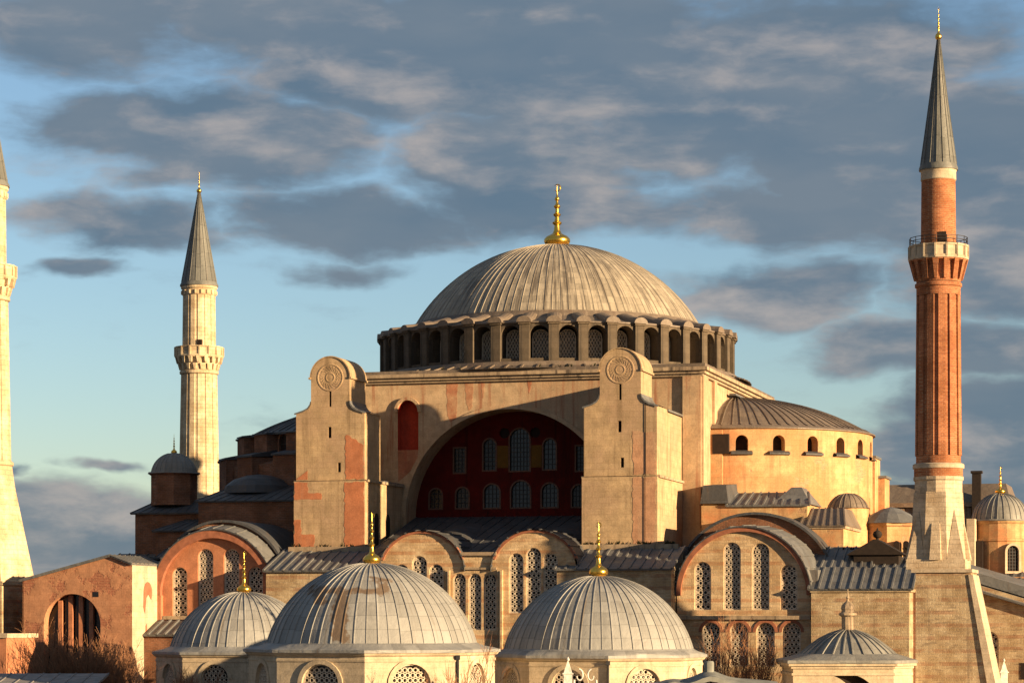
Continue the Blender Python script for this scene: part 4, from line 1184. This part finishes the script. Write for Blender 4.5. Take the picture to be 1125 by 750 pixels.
tomb('domed_tomb', 7.2, 212.0, 7.85, 10.1, 16.6, 9.0, 'clean grey domed tomb with gilded finial in front of the right buttress', 56, 4.7, rot=R(-87), pipe=8)
tomb('domed_tomb', -24.6, 234.0, 6.7, 10.07, 15.5, 8.3, 'small domed tomb half hidden behind the stained dome, before the arched red bay', 48, 3.9, rot=R(-82))

def pavilion():
    t = empty('domed_kiosk', (28.6, 215, -.64), 0, 'low domed marble kiosk with a stone lantern, under the brick minaret', 'kiosk')
    t.scale = (1.049, 1.049, 1.049)
    b = MB()
    # wide front with ogee arch, canted sides
    pl = [(-4.9, -2.2), (3.1, -2.2), (4.9, 0.2), (4.9, 6), (-4.9, 6)]
    F = south(-2.2)
    og = [(-1.9, 4)] + [(1.9, 4), (1.9, 7.2)] + [(1.9 - 1.9 * i / 8, 7.2 + 1.35 * (1 - (1 - i / 8) ** 1.7) ** 1.0) for i in range(1, 9)] + [(-1.9 + 1.9 * i / 8, 7.2 + 1.35 * (1 - (i / 8) ** 1.7)) for i in range(1, 9)]
    b.wall([(-4.9, 0), (3.1, 0), (3.1, 9.3), (-4.9, 9.3)], [og], F, .7, 0)
    b.tess(og, [], F, -.7, 1)
    for p, q in zip(pl[1:], pl[2:] + pl[:1]): b.face([(*p, 0), (*q, 0), (*q, 9.3), (*p, 9.3)], 0)
    for e, z0, z1 in ((.12, 8.55, 8.75), (.18, 9.1, 9.3), (.4, 9.3, 9.55)):
        pp = [(x * (1 + e / 5), (y - 2) * (1 + e / 4) + 2) for x, y in pl]
        b.grid([[(x, y, z0) for x, y in pp], [(x, y, z1) for x, y in pp]], 0, close=True)
        b.face([(x, y, z1) for x, y in pp], 0); b.face([(x, y, z0) for x, y in pp], 0)
    b.build('wall', ['tomb_marble', 'dark_void'], t)
    b = MB()
    pp = [(x * 1.1, (y - 2) * 1.13 + 2) for x, y in pl]
    n = 60
    def per(k):
        L = [math.dist(pp[i], pp[(i + 1) % 5]) for i in range(5)]; s = k * sum(L)
        for i in range(5):
            if s <= L[i]: 
                f = s / L[i]; return (pp[i][0] + (pp[(i + 1) % 5][0] - pp[i][0]) * f, pp[i][1] + (pp[(i + 1) % 5][1] - pp[i][1]) * f)
            s -= L[i]
        return pp[0]
    base = [per(k / n) for k in range(n)]
    b.face([(x, y, -.24) for x, y in pp])
    rings = [[(x, y, -.24) for x, y in base], [(x, y, .0) for x, y in base]]
    for f, z in ((.45, .25), (.9, .5)):
        rg = []
        for (x, y) in base:
            a = math.atan2(y - 2, x); r = 3.75
            rg.append((x * (1 - f) + r * math.cos(a) * f, y * (1 - f) + (2 + r * math.sin(a)) * f, z))
        rings.append(rg)
    b.grid(rings, 0, close=True)
    o = [(p[0], p[1] - 2, p[2]) for p in b.v]; b.v = o
    pf = [(3.9, .38), (3.5, .75), (3.0, 1.15), (2.3, 1.65), (1.5, 2.05), (.9, 2.25), (.55, 2.35)]
    b.lathe(pf, 64); ribs(b, pf, 28, .16, .1, skip_top=0)
    dm = b.build('dome', 'lead_small', t, (0, 2, 9.75), 0, smooth=35)
    b = MB(); b.lathe([(.62, 0), (.58, .1), (.50, .2), (.50, 1.25), (.60, 1.32), (.72, 1.4), (.72, 1.55), (.52, 1.65), (.50, 1.8), (.56, 1.95), (.50, 2.2), (.28, 2.42), (.12, 2.55), (.07, 2.7), (.16, 2.8), (.05, 2.95), (.03, 3.5), (.0, 3.55)], 12)
    b.build('stone_lantern', 'cornice_stone', dm, (0, 0, 2.2), 0, smooth=25)
pavilion()

# ------------------------------------------------------------------ annexes on the left
def vestibule():
    t = empty('gabled_vestibule', W(-37.7, -38.5), ROT, 'pink brick gabled annex with a wide arched window at the left end', 'annex')
    b = MB(); F = south(-3.5)
    hole = arch(-3.55, 2.5, 5, 12.5, 3.0, n=24)
    pts = [(-5.85, 0), (5.85, 0), (5.85, 18.5), (3.65, 19.25), (-5.85, 16.9)]
    b.wall(pts, [hole], F, 1.1, 0)
    b.tess(hole, [], F, -1.08, 1)
    E = east(5.85)
    b.wall([(-3.5, 0), (3.5, 0), (3.5, 18.5), (-3.5, 18.5)], [], E, 0, 2)
    b.box(-5.85, -5.7, -3.5, 3.5, 0, 16.9, 0)
    # worn scar of an old arch on the flank
    A = [(0.2 + 1.0 * math.cos(t_), 15.6 + 1.1 * math.sin(t_)) for t_ in [PI * (-.2 + 1.15 * i / 10) for i in range(11)]]
    b.slab(A + [(-.85, 14.2), (-.5, 13.6), (-.2, 15.1), (.3, 15.5)], E, 0, .05, 3)
    b.slab([(-.4, 10.9), (0.05, 10.9), (0.0, 12.6), (-.3, 12.4)], E, 0, .03, 3)
    b.box(-.9 + 2.6, -.3 + 2.6, -3.53, -3.45, 15.2, 15.7, 1)
    b.build('wall', ['pink_render', 'dark_glass', 'pale_stone', 'brick_rim'], t)
    b = MB()
    for x in (-2.1, -1.0, .1, 1.2):
        b.box(x - .22, x + .22, -2.85, -2.5, 5, 12.5 + 3.0 * math.sqrt(max(0, 1 - ((abs(x + .525) + .22) / 3.02) ** 2)) - .05, 0)
    b.build('window_post', 'red_render', t)
    b = MB()
    seam_quad(b, (5.95, -3.75, 18.45), (5.95, 4.5, 18.45), (3.65, 4.5, 19.3), (3.65, -3.75, 19.3), 1.0, .12, .06)
    seam_quad(b, (-6.1, -3.75, 16.85), (-6.1, 9.5, 16.85), (3.65, 9.5, 19.3), (3.65, -3.75, 19.3), 1.2, .12, .08)
    b.build('roof', 'lead', t)
vestibule()
def lean_to():
    t = empty('lean_to_annex', W(-27.6, -38.0), ROT, 'low lean-to with a striped lead roof below the red arched bay', 'annex')
    b = MB(); b.box(-4.3, 3.2, -1.2, 2.0, 0, 11.6); b.build('wall', 'dark_brick', t)
    b = MB(); seam_quad(b, (-4.5, -1.6, 11.5), (3.3, -1.6, 11.5), (3.3, 2.0, 12.9), (-4.5, 2.0, 12.9), .9, .2, .14); b.build('roof', 'lead', t)
lean_to()
def garden_wall():
    t = empty('garden_lodge', (-49.2, 236, 0), ROT, 'small plastered lodge with a pale flat roof at the lower left corner', 'lodge')
    b = MB(); b.box(-6, 2.6, 0, 6, 0, 11.3); b.box(-6.2, 2.8, -.2, 6.2, 11.3, 11.7, 1); b.box(-3, -2, -.05, 0, 8, 10, 2)
    b.build('wall', ['red_render', 'pale_stone', 'dark_void'], t)
    t2 = empty('low_shed', (-43.0, 205, 0), 0, 'low shed with a dusty grey roof under the bare tree', 'shed')
    b = MB(); b.box(-8, 9, 0, 8, 0, 7.5); b.build('wall', 'old_wall', t2)
    b = MB(); seam_quad(b, (-8.3, -.4, 7.5), (9.3, -.4, 7.5), (9.3, 8, 8.5), (-8.3, 8, 8.5), 1.4, .1, .06); b.build('roof', 'weathered_roof', t2)
garden_wall()

# ------------------------------------------------------------------ right-hand background
def side_chapel():
    X, Y = 50.2, 262.0
    t = empty('domed_chapel', (X, Y, 0), ROT, 'round domed chapel at the right edge behind the brick minaret', 'chapel')
    b = MB()
    b.lathe([(2.95, 16), (2.95, 20.9), (3.05, 21.0), (3.05, 21.2), (2.9, 21.25), (2.9, 22.7), (3.1, 22.9), (3.1, 23.2)], 20)
    b.box(-3.3, 6.5, -4.2, 4, 0, 17.3)
    b.box(-3.0, -2.2, -4.6, -1.5, 0, 23.2, 1); b.box(-2.1, -1.5, -3.3, -2.0, 17.3, 21.0, 2)
    b.build('wall', ['semidome_plaster', 'pale_stone', 'dark_void'], t)
    a = R(-62); link('arched_window', pane_mesh(1.25, 2.6, 'dark_void', 'pale_stone', bars=(4, 8), tw=.25), t, (3.2 * math.cos(a), 3.2 * math.sin(a), 17.9), a + PI / 2)
    b = MB(); pf = [(3.25, -.15), (3.2, 0)] + [(r, z) for r, z in cap_profile(2.9, 2.75, 14, .05)]
    b.lathe(pf, 48); ribs(b, pf[2:], 28, .08, .06)
    d = b.build('dome', 'lead_small', t, (0, 0, 23.2), 0, smooth=35)
    finial(d, (0, 0, 2.65), 2.9, .55)
    b = MB(); seam_quad(b, (-3.2, -6.2, 16.5), (8, -6.2, 16.5), (8, -2.2, 17.8), (-3.2, -2.2, 17.8), .8, .14, .1); b.build('roof', 'lead', t)
side_chapel()
def shed_right():
    t = empty('stone_outbuilding', (49.5, 247.0, 0), ROT, 'stone outbuilding with a sloping lead roof right of the battered pier', 'outbuilding')
    F = south(0); b = MB()
    hole = arch(-4.2, -2.3, 7.6, 10.9)
    b.wall([(-7, 0), (9, 0), (9, 12.3), (-7, 17.2)], [hole], F, .5, 0)
    b.box(-7, 9, .6, 8, 0, 12, 0)
    b.box(-.2, .9, -.06, 0, 7.2, 8.8, 1)
    b.build('wall', ['old_wall', 'dark_void'], t)
    link('lattice_window', lattice_mesh(1.9, 4.2, .42), t, (-3.25, .25, 7.6))
    b = MB()
    seam_quad(b, (-7.2, -.7, 16.7), (-7.2, 3.5, 17.6), (9.2, 3.5, 12.6), (9.2, -.7, 11.7), 1.2, .14, .1)
    b.hexa([(-7.2, 1.5, 17.4), (-7.2, 5, 18), (9.2, 5, 13.0), (9.2, 1.5, 12.4), (-7.2, 1.5, 18.4), (-7.2, 5, 19), (9.2, 5, 14.0), (9.2, 1.5, 13.4)])
    b.build('roof', 'lead', t)
    b = MB(); b.tube([(-6.6, -1.6, 0), (-6.6, -1.6, 19.5)], [.09, .06], 8); b.lathe([(.3, 17.0), (.34, 17.1), (.3, 17.2)], 10, (-6.6, -1.6, 0))
    o = b.build('mast', 'iron', None, W(0, 0)); o.location = t.location; o.rotation_euler = t.rotation_euler
    tag(o, 'thin metal mast standing before the sloping lead roof at the right', 'mast')
shed_right()
def far_church():
    t = empty('old_brick_church', (68.0, 420, 0), ROT, 'distant brown church seen behind the brick minaret foot', 'church')
    b = MB(); b.box(-12, 14, -6, 10, 0, 31.2)
    for k in range(12): b.box(-11.8 + k * 2.15, -11.2 + k * 2.15, -6.5, -6, 10, 31)
    b.box(-12.5, 14.5, -6.9, 10.5, 31.2, 31.9)
    b.build('wall', 'far_brick', t)
    b = MB(); b.hexa([(-12.5, -6.9, 31.9), (14.5, -6.9, 31.9), (14.5, 10.5, 31.9), (-12.5, 10.5, 31.9), (-11.5, -4, 35), (13.5, -4, 35), (13.5, 8, 35), (-11.5, 8, 35)])
    b.build('roof', 'lead_semi', t)
    b = MB(); b.box(8.4, 9.8, -7.6, -6.2, 0, 36.5); b.box(8.2, 10.0, -7.8, -6.0, 36.5, 36.9); b.build('corner_pier', 'timber', t)
far_church()
def weeds():
    rnd = random.Random(12); b = MB()
    for (u0, u1, v, z, n) in ((11.0, 20.0, -32.7, 20.2, 90), (-18.8, -11.5, -32.7, 20.2, 35), (-15, 12, -20.5, 38.6, 30), (33.5, 42.5, -29, 19.6, 50)):
        for k in range(n):
            u = rnd.uniform(u0, u1); s_ = rnd.uniform(.15, .5)
            if math.sin(u * 2.3) < -.1: continue
            for q in range(4):
                a = rnd.uniform(0, 6.28); w = .09
                tip = (u + math.cos(a) * s_ * .7, v + math.sin(a) * s_ * .4, z + s_ * rnd.uniform(.5, 1.1))
                b.face([(u - w * math.sin(a), v + w * math.cos(a), z), (u + w * math.sin(a), v - w * math.cos(a), z), tip])
    o = b.build('weeds', 'weed', None, W(0, 0), ROT); tag(o, 'dry dark weeds growing along the roof ledges of the basilica', 'weeds', kind='stuff')
weeds()

# ------------------------------------------------------------------ bare trees and shrubs
def bare_tree(name, loc, h, spread, seed, label, cat, forks=6, stems=3, group=None, lv=4, tw=.016):
    rnd = random.Random(seed)
    t = empty(name, loc, 0, label, cat, group)
    tr, br, tg = MB(), MB(), MB()
    h *= 1.22
    def grow(p, d, L, r, k):
        n = 4; path = [p]; rad = [r]
        q = Vector(p); dd = d.copy()
        for i in range(n):
            dd = (dd + Vector((rnd.uniform(-.2, .2), rnd.uniform(-.2, .2), rnd.uniform(-.05, .16)))).normalized()
            q = q + dd * L / n
            path.append(q.copy()); rad.append(max(tw * .6, r * (1 - .55 * (i + 1) / n)))
        (tr if k == 0 else br if k <= 2 else tg).tube(path, rad, 6 if k == 0 else 4 if k < 3 else 3)
        if k >= lv: return
        for j in range(forks if k else stems + 2):
            f = rnd.uniform(.35, 1.0); i = min(n - 1, int(f * n)); b0 = path[i].lerp(path[i + 1], f * n - i) if f < 1 else path[-1]
            ang = rnd.uniform(0, 2 * PI); tilt = rnd.uniform(.35, .85)
            a = dd.cross(Vector((math.cos(ang), math.sin(ang), .3))).normalized()
            nd = (dd * math.cos(tilt) + a * math.sin(tilt) * spread + Vector((0, 0, .25))).normalized()
            grow(b0, nd, L * rnd.uniform(.5, .72), max(tw, rad[i] * .6), k + 1)
    for s_ in range(stems):
        a = 2 * PI * s_ / stems + rnd.random()
        d = Vector((math.cos(a) * .22 * spread, math.sin(a) * .22 * spread, 1)).normalized() if stems > 1 else Vector((0, 0, 1))
        grow(Vector((math.cos(a) * .2, math.sin(a) * .2, 0)) if stems > 1 else Vector((0, 0, 0)), d, h * .42, h * .014 + .03, 0)
    tr.build('trunk', 'bark', t); br.build('branches', 'bark', t); tg.build('crown', 'twig', t)
    return t
PXY = lambda px, Y: ((px - 562.5) * Y / 2800, Y, 0)
G = 'leafless trees in front of the basilica'
bare_tree('bare_tree', PXY(88, 222), 12.2, 1.0, 3, 'broad leafless reddish tree before the arched window of the pink annex', 'tree', 5, 5, G)
bare_tree('bare_tree', PXY(45, 218), 10.4, .9, 5, 'low leafless tree beside the small lodge at lower left', 'tree', 4, 4, G)
bare_tree('bare_tree', PXY(130, 224), 11.0, 1.0, 8, 'leafless tree before the wall under the striped lean-to roof', 'tree', 4, 4, G)
bare_tree('bare_tree', PXY(797, 224), 11.6, .6, 11, 'thin leafless tree in front of the pierced windows right of the clean tomb', 'tree', 4, 3, G)
bare_tree('bare_tree', PXY(838, 222), 11.2, .6, 13, 'thin leafless tree beside the marble kiosk', 'tree', 4, 3, G)
bare_tree('bare_tree', PXY(512, 184), 10.6, .7, 17, 'leafless tree close in front of the stained domed tomb', 'tree', 3, 3, G)
bare_tree('bare_tree', PXY(546, 228), 11.0, .6, 19, 'leafless tree in the gap between the two largest tombs', 'tree', 4, 3, G)
bare_tree('bare_tree', PXY(215, 205), 8.6, 1.0, 23, 'low leafless tree under the eave of the smallest tomb', 'tree', 4, 4, G)

# ------------------------------------------------------------------ small things along the bottom
def stele(px, Y, h, label, curl=False):
    t = empty('marble_stele', PXY(px, Y), 0, label, 'gravestone', 'white marble gravestones')
    b = MB()
    b.hexa([(-.25, -.12, 0), (.25, -.12, 0), (.25, .12, 0), (-.25, .12, 0), (-.32, -.13, h - .9), (.32, -.13, h - .9), (.32, .13, h - .9), (-.32, .13, h - .9)])
    b.hexa([(-.32, -.13, h - .9), (.32, -.13, h - .9), (.32, .13, h - .9), (-.32, .13, h - .9), (-.03, -.04, h), (.03, -.04, h), (.03, .04, h), (-.03, .04, h)])
    b.box(-.4, .4, -.2, .2, h - 1.0, h - .9)
    b.build('slab', 'white_marble', t)
    b = MB(); b.lathe([(.001, h), (.09, h), (.12, h + .1), (.05, h + .22), (.001, h + .3)], 10); b.build('knob', 'white_marble', t, smooth=40)
stele(624, 186, 10.0, 'tall pointed white marble stele below the clean tomb')
stele(1103, 225, 9.3, 'white marble stele at the foot of the stone outbuilding, far right')
def ironwork():
    t = empty('marble_cresting', PXY(643, 186), 0, 'curled white marble cresting beside the pointed stele', 'ornament')
    for sx in (-1, 1):
        b = MB(); pts = []; rr = []
        for i in range(22):
            a = i / 21 * 1.5 * PI; q = .40 - .2 * i / 21
            pts.append((sx * (.45 + q * math.cos(a + PI / 2) * .8), 0, 8.9 + q * math.sin(a + PI / 2) * 1.2)); rr.append(.07 - .03 * i / 21)
        b.tube(pts, rr, 8); b.tube([(sx * .9, 0, 0), (sx * .95, 0, 6), (sx * .8, 0, 8.6)], [.12, .1, .07], 8)
        b.build('scroll', 'white_marble', t, smooth=50)
ironwork()
def canopy():
    Y = 184
    t = empty('canvas_canopy', PXY(770, Y), 0, 'slack grey canvas canopy at the bottom edge before the clean tomb', 'canopy')
    b = MB(); rnd = random.Random(4)
    rows = []
    for j in range(9):
        y = -2 + j * .5; row = []
        for i in range(25):
            x = -6.5 + i * .5; u = (x + 6.5) / 12
            z = 8.75 + .55 * math.exp(-((x - .6) / 1.1) ** 2) + .25 * math.exp(-((x + 2.2) / .5) ** 2) * (1 - j / 8) - .02 * (x - 1) ** 2 * .6 + .05 * math.sin(5 * u + j) - .09 * abs(j - 4)
            row.append((x, y, z))
        rows.append(row)
    b.grid(rows); b.grid([[(x, y, z - .06) for x, y, z in r] for r in rows])
    b.grid([[p for p in rows[0]], [(x, y, z - .35) for x, y, z in rows[0]]])
    b.build('cloth', 'canvas', t, smooth=60)
    for x in (-6, .6, 5):
        for y in (-1.6, 1.6):
            b = MB(); b.tube([(x, y, 0), (x, y, 8.7 if x == .6 else 8.2)], [.07, .07], 8); b.build('pole', 'iron', t)
    b = MB(); b.lathe([(.35, 9.0), (.35, 9.9), (.28, 10.0), (.0, 10.02)], 12, (.6, 0, 0)); b.build('vent_cap', 'canvas', t, smooth=30)
canopy()
